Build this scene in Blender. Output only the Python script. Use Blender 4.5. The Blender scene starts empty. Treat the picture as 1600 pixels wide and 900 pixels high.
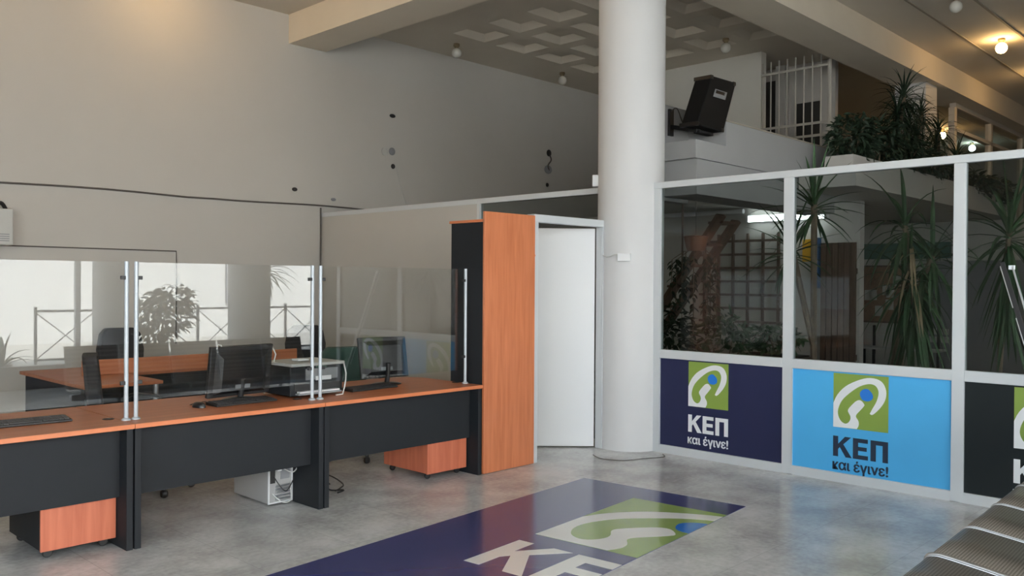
import bpy, bmesh, math, random
from mathutils import Vector, Matrix
from mathutils.geometry import tessellate_polygon
random.seed(7)
SC = bpy.context.scene
COL = SC.collection
PI = math.pi

# ------------------------------------------------------------------ camera, light, exposure
EYE = Vector((0, 0, 1.55))
FPX = 1348.17
cam_d = bpy.data.cameras.new('camera')
cam_d.sensor_width = 36.0
cam_d.lens = FPX / 1600 * 36.0
cam_d.clip_start = 0.05
cam_d.clip_end = 300
cam = bpy.data.objects.new('camera', cam_d)
COL.objects.link(cam)
ya, pa, ra = math.radians(43.994), math.radians(-0.3516), math.radians(0.3636)
fw = Vector((math.cos(ya) * math.cos(pa), math.sin(ya) * math.cos(pa), math.sin(pa)))
r0 = Vector((math.sin(ya), -math.cos(ya), 0))
u0 = r0.cross(fw)
rt = math.cos(ra) * r0 + math.sin(ra) * u0
up = -math.sin(ra) * r0 + math.cos(ra) * u0
cam.matrix_world = Matrix(((rt.x, up.x, -fw.x, EYE.x), (rt.y, up.y, -fw.y, EYE.y), (rt.z, up.z, -fw.z, EYE.z), (0, 0, 0, 1)))
SC.camera = cam

world = bpy.data.worlds.new('sky')
SC.world = world
world.use_nodes = True
bg = world.node_tree.nodes['Background']
bg.inputs['Color'].default_value = (0.76, 0.89, 1.0, 1)
bg.inputs['Strength'].default_value = 6.6

sun_d = bpy.data.lights.new('sun', 'SUN')
sun_d.energy = 52.0
sun_d.angle = math.radians(2)
sun_d.color = (1.0, 0.98, 0.95)
sun = bpy.data.objects.new('sun', sun_d)
COL.objects.link(sun)
sun.rotation_euler = (math.radians(-42), 0, math.radians(-12))   # from behind the building onto the street

def portal(loc, rot, sx, sy):
    d = bpy.data.lights.new('window_portal', 'AREA')
    d.shape = 'RECTANGLE'; d.size = sx; d.size_y = sy
    d.cycles.is_portal = True
    o = bpy.data.objects.new('window_portal', d)
    o.location = loc; o.rotation_euler = rot
    COL.objects.link(o)
portal((1.85, -3.02, 2.21), (math.radians(90), 0, 0), 9.65, 3.75)
portal((7.7, -3.02, 1.26), (math.radians(90), 0, 0), 2.0, 1.85)
portal((-3.02, .45, 1.9), (math.radians(90), 0, math.radians(-90)), 6.1, 3.15)

LAMP_WARM = 100.0
LAMP_COOL = 60.0
TUBE = 22.0

vs = SC.view_settings
vs.view_transform = 'Standard'
vs.look = 'None'
vs.gamma = 1.0
vs.exposure = -0.40
vs.use_curve_mapping = False
SC.cycles.use_denoising = True
SC.cycles.max_bounces = 10
SC.cycles.diffuse_bounces = 6
SC.cycles.glossy_bounces = 4
SC.cycles.transparent_max_bounces = 24
SC.cycles.sample_clamp_indirect = 6.0
SC.cycles.caustics_reflective = False
SC.cycles.caustics_refractive = False

# ------------------------------------------------------------------ materials
def lin(c):
    def f(v):
        v /= 255.0
        return v / 12.92 if v <= 0.04045 else ((v + 0.055) / 1.055) ** 2.4
    return (f(c[0]), f(c[1]), f(c[2]), 1)

def new_mat(name):
    m = bpy.data.materials.new(name)
    m.use_nodes = True
    nt = m.node_tree
    return m, nt, nt.nodes['Principled BSDF']

def mat(name, rgb, rough=0.6, metal=0.0, noise=0.0, scale=6.0, bump=0.0, bscale=60.0, spec=0.5):
    """plain paint / plastic with a little mottling"""
    m, nt, b = new_mat(name)
    c = lin(rgb)
    b.inputs['Base Color'].default_value = c
    b.inputs['Roughness'].default_value = rough
    b.inputs['Metallic'].default_value = metal
    b.inputs['Specular IOR Level'].default_value = spec
    tc = nt.nodes.new('ShaderNodeTexCoord')
    if noise:
        n = nt.nodes.new('ShaderNodeTexNoise')
        n.inputs['Scale'].default_value = scale
        n.inputs['Detail'].default_value = 6
        nt.links.new(tc.outputs['Object'], n.inputs['Vector'])
        mp = nt.nodes.new('ShaderNodeMapRange')
        mp.inputs[1].default_value = 0.25; mp.inputs[2].default_value = 0.75
        mp.inputs[3].default_value = 1 - noise; mp.inputs[4].default_value = 1 + noise
        nt.links.new(n.outputs['Fac'], mp.inputs[0])
        mx = nt.nodes.new('ShaderNodeVectorMath'); mx.operation = 'SCALE'
        mx.inputs[0].default_value = c[:3]
        nt.links.new(mp.outputs[0], mx.inputs['Scale'])
        nt.links.new(mx.outputs[0], b.inputs['Base Color'])
    if bump:
        n2 = nt.nodes.new('ShaderNodeTexNoise')
        n2.inputs['Scale'].default_value = bscale
        nt.links.new(tc.outputs['Object'], n2.inputs['Vector'])
        bp = nt.nodes.new('ShaderNodeBump')
        bp.inputs['Strength'].default_value = bump
        bp.inputs['Distance'].default_value = 0.01
        nt.links.new(n2.outputs['Fac'], bp.inputs['Height'])
        nt.links.new(bp.outputs['Normal'], b.inputs['Normal'])
    return m

def wood(name, a, b_, axis='Z', rough=0.35):
    m, nt, b = new_mat(name)
    tc = nt.nodes.new('ShaderNodeTexCoord')
    mp = nt.nodes.new('ShaderNodeMapping')
    s = {'X': (1.2, 22, 22), 'Y': (22, 1.2, 22), 'Z': (22, 22, 1.2)}[axis]
    mp.inputs['Scale'].default_value = s
    nt.links.new(tc.outputs['Object'], mp.inputs['Vector'])
    n = nt.nodes.new('ShaderNodeTexNoise')
    n.inputs['Scale'].default_value = 1.5
    n.inputs['Detail'].default_value = 8
    n.inputs['Distortion'].default_value = 0.6
    nt.links.new(mp.outputs[0], n.inputs['Vector'])
    cr = nt.nodes.new('ShaderNodeValToRGB')
    cr.color_ramp.elements[0].position = 0.3; cr.color_ramp.elements[0].color = lin(a)
    cr.color_ramp.elements[1].position = 0.7; cr.color_ramp.elements[1].color = lin(b_)
    nt.links.new(n.outputs['Fac'], cr.inputs[0])
    nt.links.new(cr.outputs[0], b.inputs['Base Color'])
    b.inputs['Roughness'].default_value = rough
    return m

def glass(name, tint=(1, 1, 1), ior=1.5, extra=0.0):
    """thin pane: sees through, mirrors by Fresnel on both faces"""
    m = bpy.data.materials.new(name); m.use_nodes = True
    nt = m.node_tree; nt.nodes.clear()
    out = nt.nodes.new('ShaderNodeOutputMaterial')
    t = nt.nodes.new('ShaderNodeBsdfTransparent'); t.inputs[0].default_value = (*tint, 1)
    g = nt.nodes.new('ShaderNodeBsdfGlossy'); g.inputs['Roughness'].default_value = 0.0
    f = nt.nodes.new('ShaderNodeFresnel')
    ge = nt.nodes.new('ShaderNodeNewGeometry')      # same reflectance on the way in and on the way out of the sheet
    io = nt.nodes.new('ShaderNodeMapRange')
    io.inputs[3].default_value = ior; io.inputs[4].default_value = 1.0 / ior
    nt.links.new(ge.outputs['Backfacing'], io.inputs[0])
    nt.links.new(io.outputs[0], f.inputs['IOR'])
    mx = nt.nodes.new('ShaderNodeMixShader')
    if extra:
        ad = nt.nodes.new('ShaderNodeMath'); ad.operation = 'ADD'; ad.use_clamp = True
        ad.inputs[1].default_value = extra
        nt.links.new(f.outputs[0], ad.inputs[0]); nt.links.new(ad.outputs[0], mx.inputs[0])
    else:
        nt.links.new(f.outputs[0], mx.inputs[0])
    nt.links.new(t.outputs[0], mx.inputs[1]); nt.links.new(g.outputs[0], mx.inputs[2])
    nt.links.new(mx.outputs[0], out.inputs[0])
    return m

def emit(name, rgb, strength):
    m, nt, b = new_mat(name)
    b.inputs['Base Color'].default_value = (0.9, 0.9, 0.9, 1)
    b.inputs['Emission Color'].default_value = (*rgb, 1)
    b.inputs['Emission Strength'].default_value = strength
    return m

def floor_mat():
    m, nt, b = new_mat('polished_floor')
    tc = nt.nodes.new('ShaderNodeTexCoord')
    n = nt.nodes.new('ShaderNodeTexNoise'); n.inputs['Scale'].default_value = 2.2; n.inputs['Detail'].default_value = 8; n.inputs['Roughness'].default_value = 0.6
    n2 = nt.nodes.new('ShaderNodeTexNoise'); n2.inputs['Scale'].default_value = 30; n2.inputs['Detail'].default_value = 6
    nt.links.new(tc.outputs['Object'], n.inputs['Vector']); nt.links.new(tc.outputs['Object'], n2.inputs['Vector'])
    mix = nt.nodes.new('ShaderNodeMath'); mix.operation = 'MULTIPLY_ADD'
    mix.inputs[1].default_value = 0.35
    nt.links.new(n2.outputs['Fac'], mix.inputs[0]); nt.links.new(n.outputs['Fac'], mix.inputs[2])
    mr = nt.nodes.new('ShaderNodeMapRange'); mr.interpolation_type = 'SMOOTHSTEP'
    mr.inputs[1].default_value = 0.4; mr.inputs[2].default_value = 0.95
    nt.links.new(mix.outputs[0], mr.inputs[0])
    cr = nt.nodes.new('ShaderNodeMix'); cr.data_type = 'RGBA'
    cr.inputs[6].default_value = lin((158, 158, 157)); cr.inputs[7].default_value = lin((212, 212, 212))
    nt.links.new(mr.outputs[0], cr.inputs[0])
    # slab joints of 0.6 m
    br = nt.nodes.new('ShaderNodeTexBrick')
    br.offset = 0.0
    br.inputs['Scale'].default_value = 1.0
    br.inputs['Brick Width'].default_value = 0.6; br.inputs['Row Height'].default_value = 0.6
    br.inputs['Mortar Size'].default_value = 0.0025
    br.inputs['Color1'].default_value = (1, 1, 1, 1); br.inputs['Color2'].default_value = (0.97, 0.97, 0.97, 1)
    br.inputs['Mortar'].default_value = (0.78, 0.78, 0.78, 1)
    nt.links.new(tc.outputs['Object'], br.inputs['Vector'])
    mu = nt.nodes.new('ShaderNodeMix'); mu.data_type = 'RGBA'; mu.blend_type = 'MULTIPLY'
    mu.inputs[0].default_value = 1.0
    nt.links.new(cr.outputs[2], mu.inputs[6]); nt.links.new(br.outputs['Color'], mu.inputs[7])
    nt.links.new(mu.outputs[2], b.inputs['Base Color'])
    rr = nt.nodes.new('ShaderNodeMapRange')
    rr.inputs[3].default_value = 0.21; rr.inputs[4].default_value = 0.265
    nt.links.new(n.outputs['Fac'], rr.inputs[0]); nt.links.new(rr.outputs[0], b.inputs['Roughness'])
    return m

def perforated():
    m, nt, b = new_mat('perforated_steel')
    tc = nt.nodes.new('ShaderNodeTexCoord')
    mp = nt.nodes.new('ShaderNodeMapping'); mp.inputs['Scale'].default_value = (85, 85, 0)
    nt.links.new(tc.outputs['Object'], mp.inputs['Vector'])
    v = nt.nodes.new('ShaderNodeTexVoronoi'); v.inputs['Scale'].default_value = 1.0; v.inputs['Randomness'].default_value = 0.0
    nt.links.new(mp.outputs[0], v.inputs['Vector'])
    cr = nt.nodes.new('ShaderNodeValToRGB')
    cr.color_ramp.elements[0].position = 0.28; cr.color_ramp.elements[0].color = lin((92, 90, 88))
    cr.color_ramp.elements[1].position = 0.34; cr.color_ramp.elements[1].color = lin((168, 164, 160))
    nt.links.new(v.outputs['Distance'], cr.inputs[0])
    nt.links.new(cr.outputs[0], b.inputs['Base Color'])
    b.inputs['Metallic'].default_value = 0.75
    b.inputs['Roughness'].default_value = 0.42
    return m

M = {}
M['wall'] = mat('wall_paint', (180, 177, 172), 0.85, noise=0.02, scale=1.5, bump=0.04, bscale=120)
M['ceil'] = mat('ceiling_paint', (202, 194, 181), 0.85, noise=0.03, scale=1.5)
M['beam'] = mat('beam_paint', (216, 206, 190), 0.8, noise=0.03, scale=2)
M['column'] = mat('column_paint', (203, 203, 204), 0.7, noise=0.015, scale=2)
M['white'] = mat('white_panel', (224, 225, 227), 0.55)
M['alu'] = mat('white_aluminium', (196, 200, 203), 0.45)
M['floor'] = floor_mat()
M['wood_x'] = wood('cherry_top', (146, 84, 52), (168, 102, 66), 'X', 0.4)
M['wood_z'] = wood('cherry_panel', (160, 92, 58), (180, 110, 74), 'Z', 0.4)
M['wood_dim'] = wood('cherry_pedestal', (158, 84, 60), (176, 100, 74), 'Z', 0.4)
M['wood_edge'] = mat('cherry_edge', (178, 104, 66), 0.35)
M['charcoal'] = mat('charcoal_laminate', (24, 27, 31), 0.62, noise=0.03, scale=20, spec=0.25)
M['black'] = mat('black_plastic', (24, 24, 26), 0.5)
M['black_gloss'] = mat('gloss_black_plastic', (18, 18, 20), 0.32)
M['fabric'] = mat('black_fabric', (30, 30, 33), 0.9, bump=0.2, bscale=300)
M['green_fabric'] = mat('green_fabric', (32, 62, 52), 0.9, bump=0.2, bscale=300)
M['steel'] = mat('brushed_steel', (200, 202, 206), 0.3, 0.9)
M['post'] = mat('satin_post', (168, 174, 180), 0.45, 0.25)
M['grey'] = mat('grey_plastic', (120, 122, 126), 0.5)
M['lgrey'] = mat('light_grey_plastic', (176, 176, 173), 0.5)
M['cable_dark'] = mat('dark_cable', (70, 66, 62), 0.6)
M['cable_white'] = mat('white_cable', (220, 220, 218), 0.5)
M['navy'] = mat('navy_print', (31, 36, 68), 0.55, noise=0.02, spec=0.25)
M['sky_print'] = mat('light_blue_print', (68, 164, 220), 0.5, noise=0.02)
M['dark_print'] = mat('dark_print', (25, 31, 33), 0.6, noise=0.02, spec=0.2)
M['mat_navy'] = mat('navy_floor_vinyl', (62, 64, 104), 0.16, noise=0.03, scale=3)
M['mat_green'] = mat('green_floor_vinyl', (128, 150, 78), 0.16)
M['mat_white'] = mat('white_floor_vinyl', (222, 222, 218), 0.18)
M['mat_blue'] = mat('blue_floor_vinyl', (30, 104, 190), 0.16)
M['p_green'] = mat('green_print', (122, 146, 66), 0.5, spec=0.3)
M['p_white'] = mat('white_print', (232, 234, 236), 0.5)
M['p_blue'] = mat('blue_print', (20, 108, 196), 0.5)
M['p_ink'] = mat('ink_print', (22, 40, 62), 0.5)
M['screen_glass'] = glass('clear_screen_glass', (0.98, 0.99, 0.985), 1.7)
M['pane_glass'] = glass('partition_glass', (0.70, 0.725, 0.72), 1.35)
M['leaf_d'] = mat('dark_leaf', (24, 44, 26), 0.65, noise=0.25, scale=9)
M['leaf_m'] = mat('green_leaf', (46, 76, 44), 0.6, noise=0.25, scale=9)
M['leaf_dry'] = mat('dry_leaf', (142, 124, 98), 0.7, noise=0.2, scale=9)
M['trunk'] = mat('trunk', (112, 98, 82), 0.85, noise=0.25, scale=14, bump=0.5, bscale=30)
M['terracotta'] = mat('pot', (120, 80, 60), 0.8, noise=0.1)
M['soil'] = mat('soil', (50, 40, 32), 0.95, noise=0.3, scale=40)
M['brown_wood'] = wood('brown_boards', (72, 56, 46), (96, 76, 62), 'Z', 0.6)
M['trellis'] = wood('trellis_wood', (78, 64, 54), (98, 82, 70), 'Z', 0.7)
M['cork'] = mat('cork', (128, 104, 86), 0.9, noise=0.25, scale=25)
M['yellow'] = mat('yellow_paint', (214, 164, 44), 0.5)
M['blue_paint'] = mat('blue_paint', (46, 92, 142), 0.5)
M['teal'] = mat('teal_paint', (70, 104, 96), 0.6)
M['lamp_warm'] = emit('warm_lamp', (1.0, 0.62, 0.24), LAMP_WARM)
M['lamp_cool'] = emit('cool_lamp', (0.72, 1.0, 0.9), LAMP_COOL)
M['tube'] = emit('lit_tube', (0.9, 1.0, 1.0), TUBE)
M['opal'] = mat('opal_glass', (206, 204, 196), 0.25)
M['pc_grey'] = mat('computer_grey', (150, 150, 150), 0.5)
M['speaker_black'] = mat('speaker_black', (13, 13, 14), 0.7, spec=0.25)
M['gate_paint'] = mat('gate_paint', (172, 168, 160), 0.6)
M['brass'] = mat('lamp_fitting', (128, 112, 86), 0.4, 0.4)
M['perf'] = perforated()
M['chrome'] = mat('chrome', (176, 176, 176), 0.35, 0.85)
M['parapet'] = mat('parapet_shade_tone', (150, 151, 152), 0.85, noise=0.03, scale=2)  # same white as the walls, shade put into the colour against excess daylight
M['upper_wall'] = mat('upper_wall_light_tone', (208, 206, 200), 0.85, noise=0.02, scale=2)  # wall white made lighter in colour, in place of missing upstairs light
M['red'] = mat('red_plastic', (190, 50, 40), 0.4)
M['street'] = mat('street_paving', (178, 176, 170), 0.9, noise=0.1, scale=1.2)
M['render'] = mat('white_render', (238, 238, 236), 0.9, noise=0.02, scale=1)
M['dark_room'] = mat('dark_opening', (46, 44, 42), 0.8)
M['groove'] = mat('groove', (150, 142, 130), 0.8)

# ------------------------------------------------------------------ mesh helpers
class MB:
    def __init__(s):
        s.bm = bmesh.new()
    def _f(s, vs):
        try:
            return s.bm.faces.new(vs)
        except ValueError:
            return None
    def box(s, x0, x1, y0, y1, z0, z1, T=None):
        c = [Vector((x, y, z)) for x in (x0, x1) for y in (y0, y1) for z in (z0, z1)]
        if T is not None:
            c = [T @ v for v in c]
        v = [s.bm.verts.new(p) for p in c]
        for q in ((0, 1, 3, 2), (4, 6, 7, 5), (0, 4, 5, 1), (2, 3, 7, 6), (0, 2, 6, 4), (1, 5, 7, 3)):
            s._f([v[i] for i in q])
        return s
    def bar(s, p, q, w, h, up_=(0, 0, 1)):
        p, q = Vector(p), Vector(q)
        d = (q - p).normalized(); u = Vector(up_)
        if abs(d.dot(u)) > 0.98: u = Vector((1, 0, 0))
        a = d.cross(u).normalized(); b = a.cross(d)
        T = Matrix(((d.x, a.x, b.x, p.x), (d.y, a.y, b.y, p.y), (d.z, a.z, b.z, p.z), (0, 0, 0, 1)))
        return s.box(0, (q - p).length, -w / 2, w / 2, -h / 2, h / 2, T)
    def tube(s, pts, r, n=8, cap=True):
        pts = [Vector(p) for p in pts]
        rs = r if isinstance(r, (list, tuple)) else [r] * len(pts)
        rings = []; prev = None
        for i, p in enumerate(pts):
            d = (pts[min(i + 1, len(pts) - 1)] - pts[max(i - 1, 0)]).normalized()
            if prev is None:
                a = d.orthogonal().normalized()
            else:
                a = (prev - d * prev.dot(d))
                a = a.normalized() if a.length > 1e-6 else d.orthogonal().normalized()
            prev = a; b = d.cross(a)
            rings.append([s.bm.verts.new(p + (a * math.cos(t) + b * math.sin(t)) * rs[i]) for t in [2 * PI * k / n for k in range(n)]])
        for i in range(len(rings) - 1):
            for k in range(n):
                s._f([rings[i][k], rings[i][(k + 1) % n], rings[i + 1][(k + 1) % n], rings[i + 1][k]])
        if cap:
            s._f(rings[0][::-1]); s._f(rings[-1])
        return s
    def lathe(s, prof, c=(0, 0, 0), n=24, T=None):
        c = Vector(c); rings = []
        for r, z in prof:
            ring = []
            for k in range(n):
                t = 2 * PI * k / n
                p = Vector((r * math.cos(t), r * math.sin(t), z))
                if T is not None: p = T @ p
                ring.append(s.bm.verts.new(c + p))
            rings.append(ring)
        for i in range(len(rings) - 1):
            for k in range(n):
                s._f([rings[i][k], rings[i][(k + 1) % n], rings[i + 1][(k + 1) % n], rings[i + 1][k]])
        if prof[0][0] > 1e-5: s._f(rings[0][::-1])
        if prof[-1][0] > 1e-5: s._f(rings[-1])
        return s
    def ball(s, c, r, n=16, squash=1.0):
        m = 10
        return s.lathe([(r * math.sin(PI * i / m) + 1e-6, -r * squash * math.cos(PI * i / m)) for i in range(m + 1)], c, n)
    def prism(s, poly, O, U, V, W):
        """flat outline poly (u,v) laid at O along U,V and thickened along W"""
        O, U, V, W = Vector(O), Vector(U), Vector(V), Vector(W)
        a = [s.bm.verts.new(O + U * u + V * v) for u, v in poly]
        b = [s.bm.verts.new(O + U * u + V * v + W) for u, v in poly]
        tri = tessellate_polygon([[Vector((u, v, 0)) for u, v in poly]])
        for t in tri:
            s._f([a[i] for i in t]); s._f([b[i] for i in t][::-1])
        n = len(poly)
        for i in range(n):
            s._f([a[i], a[(i + 1) % n], b[(i + 1) % n], b[i]])
        return s
    def quad(s, *p):
        s._f([s.bm.verts.new(Vector(q)) for q in p]); return s
    def build(s, name, m, parent=None, bevel=0.0, smooth=False, loc=None, kind=None):
        bmesh.ops.remove_doubles(s.bm, verts=s.bm.verts, dist=1e-6)
        bmesh.ops.recalc_face_normals(s.bm, faces=s.bm.faces)
        me = bpy.data.meshes.new(name)
        if loc is not None:
            bmesh.ops.translate(s.bm, verts=s.bm.verts, vec=-Vector(loc))
        s.bm.to_mesh(me); s.bm.free()
        me.materials.append(M[m] if isinstance(m, str) else m)
        if smooth:
            for p in me.polygons: p.use_smooth = True
        o = bpy.data.objects.new(name, me)
        COL.objects.link(o)
        if loc is not None: o.location = loc
        if parent is not None: o.parent = parent
        if bevel:
            b = o.modifiers.new('bevel', 'BEVEL'); b.width = bevel; b.segments = 2
            b.limit_method = 'ANGLE'; b.angle_limit = math.radians(50)
        if smooth:
            es = o.modifiers.new('edge_split', 'EDGE_SPLIT'); es.split_angle = math.radians(42)
        if kind: o['kind'] = kind
        return o

def tag(o, label, cat, group=None):
    o['label'] = label; o['category'] = cat
    if group: o['group'] = group
    return o

def thing(name, label, cat, loc=(0, 0, 0), rz=0.0, group=None):
    o = bpy.data.objects.new(name, None)
    o.empty_display_size = 0.1
    COL.objects.link(o)
    o.location = loc; o.rotation_euler = (0, 0, rz)
    return tag(o, label, cat, group)

def dup(src, loc, label, rz=None, group=None):
    def cp(o, parent):
        c = o.copy(); COL.objects.link(c)
        if parent is not None: c.parent = parent
        for ch in o.children: cp(ch, c)
        return c
    c = cp(src, None)
    c.location = loc
    if rz is not None: c.rotation_euler = (0, 0, rz)
    c['label'] = label
    if group: c['group'] = group
    return c

def struct(mb, name, m, **k):
    return mb.build(name, m, kind='structure', **k)

def catmull(pts, n=5, closed=True):
    out = []; L = len(pts)
    for i in range(L if closed else L - 1):
        g = lambda j: Vector(pts[j % L]) if closed else Vector(pts[max(0, min(L - 1, j))])
        p0, p1, p2, p3 = g(i - 1), g(i), g(i + 1), g(i + 2)
        for k in range(n):
            t = k / n
            out.append(0.5 * ((2 * p1) + (p2 - p0) * t + (2 * p0 - 5 * p1 + 4 * p2 - p3) * t * t + (3 * p1 - p0 - 3 * p2 + p3) * t ** 3))
    if not closed: out.append(Vector(pts[-1]))
    return out

# ------------------------------------------------------------------ the setting
ZC = 5.06            # ceiling
YA = 10.035          # long white wall
XP = 6.65            # glazed partition, front face
YF = -3.0            # street front
XR = 26.0            # far right end of the hall
XL = -3.0

struct(MB().box(XL - .2, XR + .2, YF - .15, YA + .2, -0.12, 0), 'floor', 'floor')
struct(MB().box(XL - .2, XR + .2, YA, YA + .2, 0, ZC), 'wall_left', 'wall')
struct(MB().box(XL - .2, XL, 3.5, YA, 0, ZC).box(XL - .2, XL, YF, -2.6, 0, ZC).box(XL - .2, XL, -2.6, 3.5, 0, .33).box(XL - .2, XL, -2.6, 3.5, 3.5, ZC), 'wall_near', 'wall')
struct(MB().box(XR, XR + .2, YF, YA, 0, ZC), 'wall_far', 'wall')

# coffered slab: plain strips around a grid of square recesses
cm = MB()
cx0, cy0, px_, py_, cs_x, cs_y, nx, ny = 8.17, 5.70, 0.85, 0.715, 0.62, 0.52, 4, 5
cx1, cy1 = cx0 + (nx - 1) * px_ + cs_x, cy0 + (ny - 1) * py_ + cs_y
ZT = ZC + 0.2
cm.box(XL - .2, cx0, YF - .15, YA + .2, ZC, ZT)
cm.box(cx1, XR + .2, YF - .15, YA + .2, ZC, ZT)
cm.box(cx0, cx1, YF - .15, cy0, ZC, ZT)
cm.box(cx0, cx1, cy1, YA + .2, ZC, ZT)
for i in range(nx):
    x = cx0 + i * px_
    for j in range(ny - 1):
        cm.box(x, x + cs_x, cy0 + j * py_ + cs_y, cy0 + (j + 1) * py_, ZC, ZT)
    if i < nx - 1:
        cm.box(x + cs_x, x + px_, cy0, cy1, ZC, ZT)
cm.box(XL - .2, XR + .2, YF - .15, YA + .2, ZT, ZT + .2)
struct(cm, 'ceiling', 'ceil')
cf = MB()
for i in range(nx):
    for j in range(ny):
        x, y = cx0 + i * px_, cy0 + j * py_
        a, b = 0.0, 0.10      # sloping sides down into the recess
        o_ = [(x, y), (x + cs_x, y), (x + cs_x, y + cs_y), (x, y + cs_y)]
        n_ = [(x + b, y + b), (x + cs_x - b, y + b), (x + cs_x - b, y + cs_y - b), (x + b, y + cs_y - b)]
        for k in range(4):
            k2 = (k + 1) % 4
            cf.quad((*o_[k], ZC), (*o_[k2], ZC), (*n_[k2], ZC + .08), (*n_[k], ZC + .08))
        cf.quad(*[(*q, ZC + .08) for q in n_])
struct(cf, 'ceiling_coffers', 'ceil')
# seams of the suspended ceiling at the right
for k, yy in enumerate((3.9, 3.28, 2.2)):
    struct(MB().box(7.2, XR, yy, yy + .03, ZC - .012, ZC), 'trim_%d' % (k + 1), 'groove')

struct(MB().box(6.13, 6.70, YF, YA, 4.68, ZC), 'ceiling_beam', 'beam')
struct(MB().box(6.70, XR, 4.55, 5.14, 4.68, ZC), 'ceiling_beam_long', 'beam')

colm = MB().lathe([(0.318, 0), (0.313, 1.5), (0.316, 4.68)], (6.712, 4.91, 0), 64)
struct(colm, 'column', 'column', smooth=True)
# second column of the upper floor under the long beam
struct(MB().box(13.95, 14.45, 4.66, 5.12, 2.95, 4.68), 'column_far', 'column')

# street front behind the camera: low sill, mullions, tall openings
fr = MB()
fr.box(XL, 8.7, YF - .15, YF, 0, 0.33)
fr.box(XL, 8.7, YF - .15, YF, 4.1, ZC)
fr.box(6.69, 8.7, YF - .15, YF, 2.2, 4.1)  # unseen infill over the right opening, added to hold daylight off the mezzanine
struct(fr, 'wall_front', 'navy')
fm = MB()
for x in (-2.96, -1.1, 1.8, 4.68):
    fm.box(x - .035, x + .035, YF - .1, YF - .03, 0.33, 4.1)
fm.box(XL, 8.7, YF - .1, YF - .03, 2.6, 2.68)
struct(fm, 'window_1', 'alu')
fr2 = MB()
fr2.box(8.7, XR, YF - .15, YF, 0, ZC)
struct(fr2, 'wall_front_right', 'wall')

# outside: paving and a white house across the street
struct(MB().box(-40, 45, -40, YF - .15, -0.12, -0.02).box(-40, XL - .2, YF - .15, 25, -0.12, -0.02), 'ground_street', 'street')
hb = MB().box(-25, 40, -13, -12.6, -.02, 7.5)
hs = struct(hb, 'building_opposite', 'render')
for k in range(3):
    MB().box(-6 + k * 9, -4.6 + k * 9, -12.6, -12.55, 0.9, 2.3).build('window_opening', 'grey', hs)

# ------------------------------------------------------------------ glazed partition
Z_SILL0, Z_SILL1, Z_TOP0, Z_TOP1 = 0.867, 0.945, 2.425, 2.483
pf = MB()
XB = XP + 0.06
ys_m = [(4.53, 4.61), (3.24, 3.325), (1.945, 2.025), (0.65, 0.73)]
for a, b in ys_m:
    pf.box(XP, XB, a, b, 0, Z_TOP0)
pf.box(XP - .004, XB + .004, .65, 4.61, Z_TOP0, Z_TOP1)
for k in range(len(ys_m) - 1):
    hi = ys_m[k][0]; lo = ys_m[k + 1][1]
    pf.box(XP, XB, lo, hi, Z_SILL0, Z_SILL1)
    pf.box(XP, XB, lo, hi, 0, 0.074)
struct(pf, 'trim_4', 'alu', bevel=0.004)
for k in range(3):
    hi = ys_m[k][0]; lo = ys_m[k + 1][1]
    struct(MB().box(XP + .025, XP + .031, lo, hi, Z_SILL1, Z_TOP0), 'window_%d' % (k + 2), 'pane_glass')

# rear partition towards the long wall: white boards and one glazed bay
rp = MB()
rp.box(XP, XB, 6.97, YA, 0, Z_TOP0)
struct(rp, 'wall_partition', 'wall')
rt_ = MB()
rt_.box(XP - .004, XB + .004, 5.18, YA, Z_TOP0, Z_TOP1)
rt_.box(XP, XB, 5.18, 5.25, 0, Z_TOP0)
rt_.box(XP - .003, XB + .003, 6.93, 6.97, 0, Z_TOP0)
struct(rt_, 'trim_5', 'alu', bevel=0.003)
struct(MB().box(XP + .025, XP + .031, 5.25, 6.93, 0.02, Z_TOP0), 'window_7', 'pane_glass')

# open white door beside the column
dr = bpy.data.objects.new('door_1', None); COL.objects.link(dr); dr['kind'] = 'structure'
dr.location = (6.42, 5.06, 0)
d = MB(); d.box(-.02, .04, -.06, .02, 0, 2.14); d.box(-.975, -.02, -.06, .02, 2.075, 2.14); d.box(-.97, -.915, -.06, .02, 0, 2.075)
d.build('door_frame', 'alu', dr, bevel=.003)
T = Matrix.Rotation(math.radians(135), 4, 'Z')
d = MB(); d.box(0.0, .93, -.04, 0.0, 0.012, 2.065, Matrix.Translation((-.025, .03, 0)) @ T)
lf = d.build('door_leaf', 'white', dr, bevel=.003)
hd = MB(); hT = Matrix.Translation((-.025, .03, 0)) @ T
hd.tube([hT @ Vector((.86, -.0, 1.02)), hT @ Vector((.86, .05, 1.02)), hT @ Vector((.76, .05, 1.02))], .009)
hd.build('door_handle', 'steel', lf, smooth=True)

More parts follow.
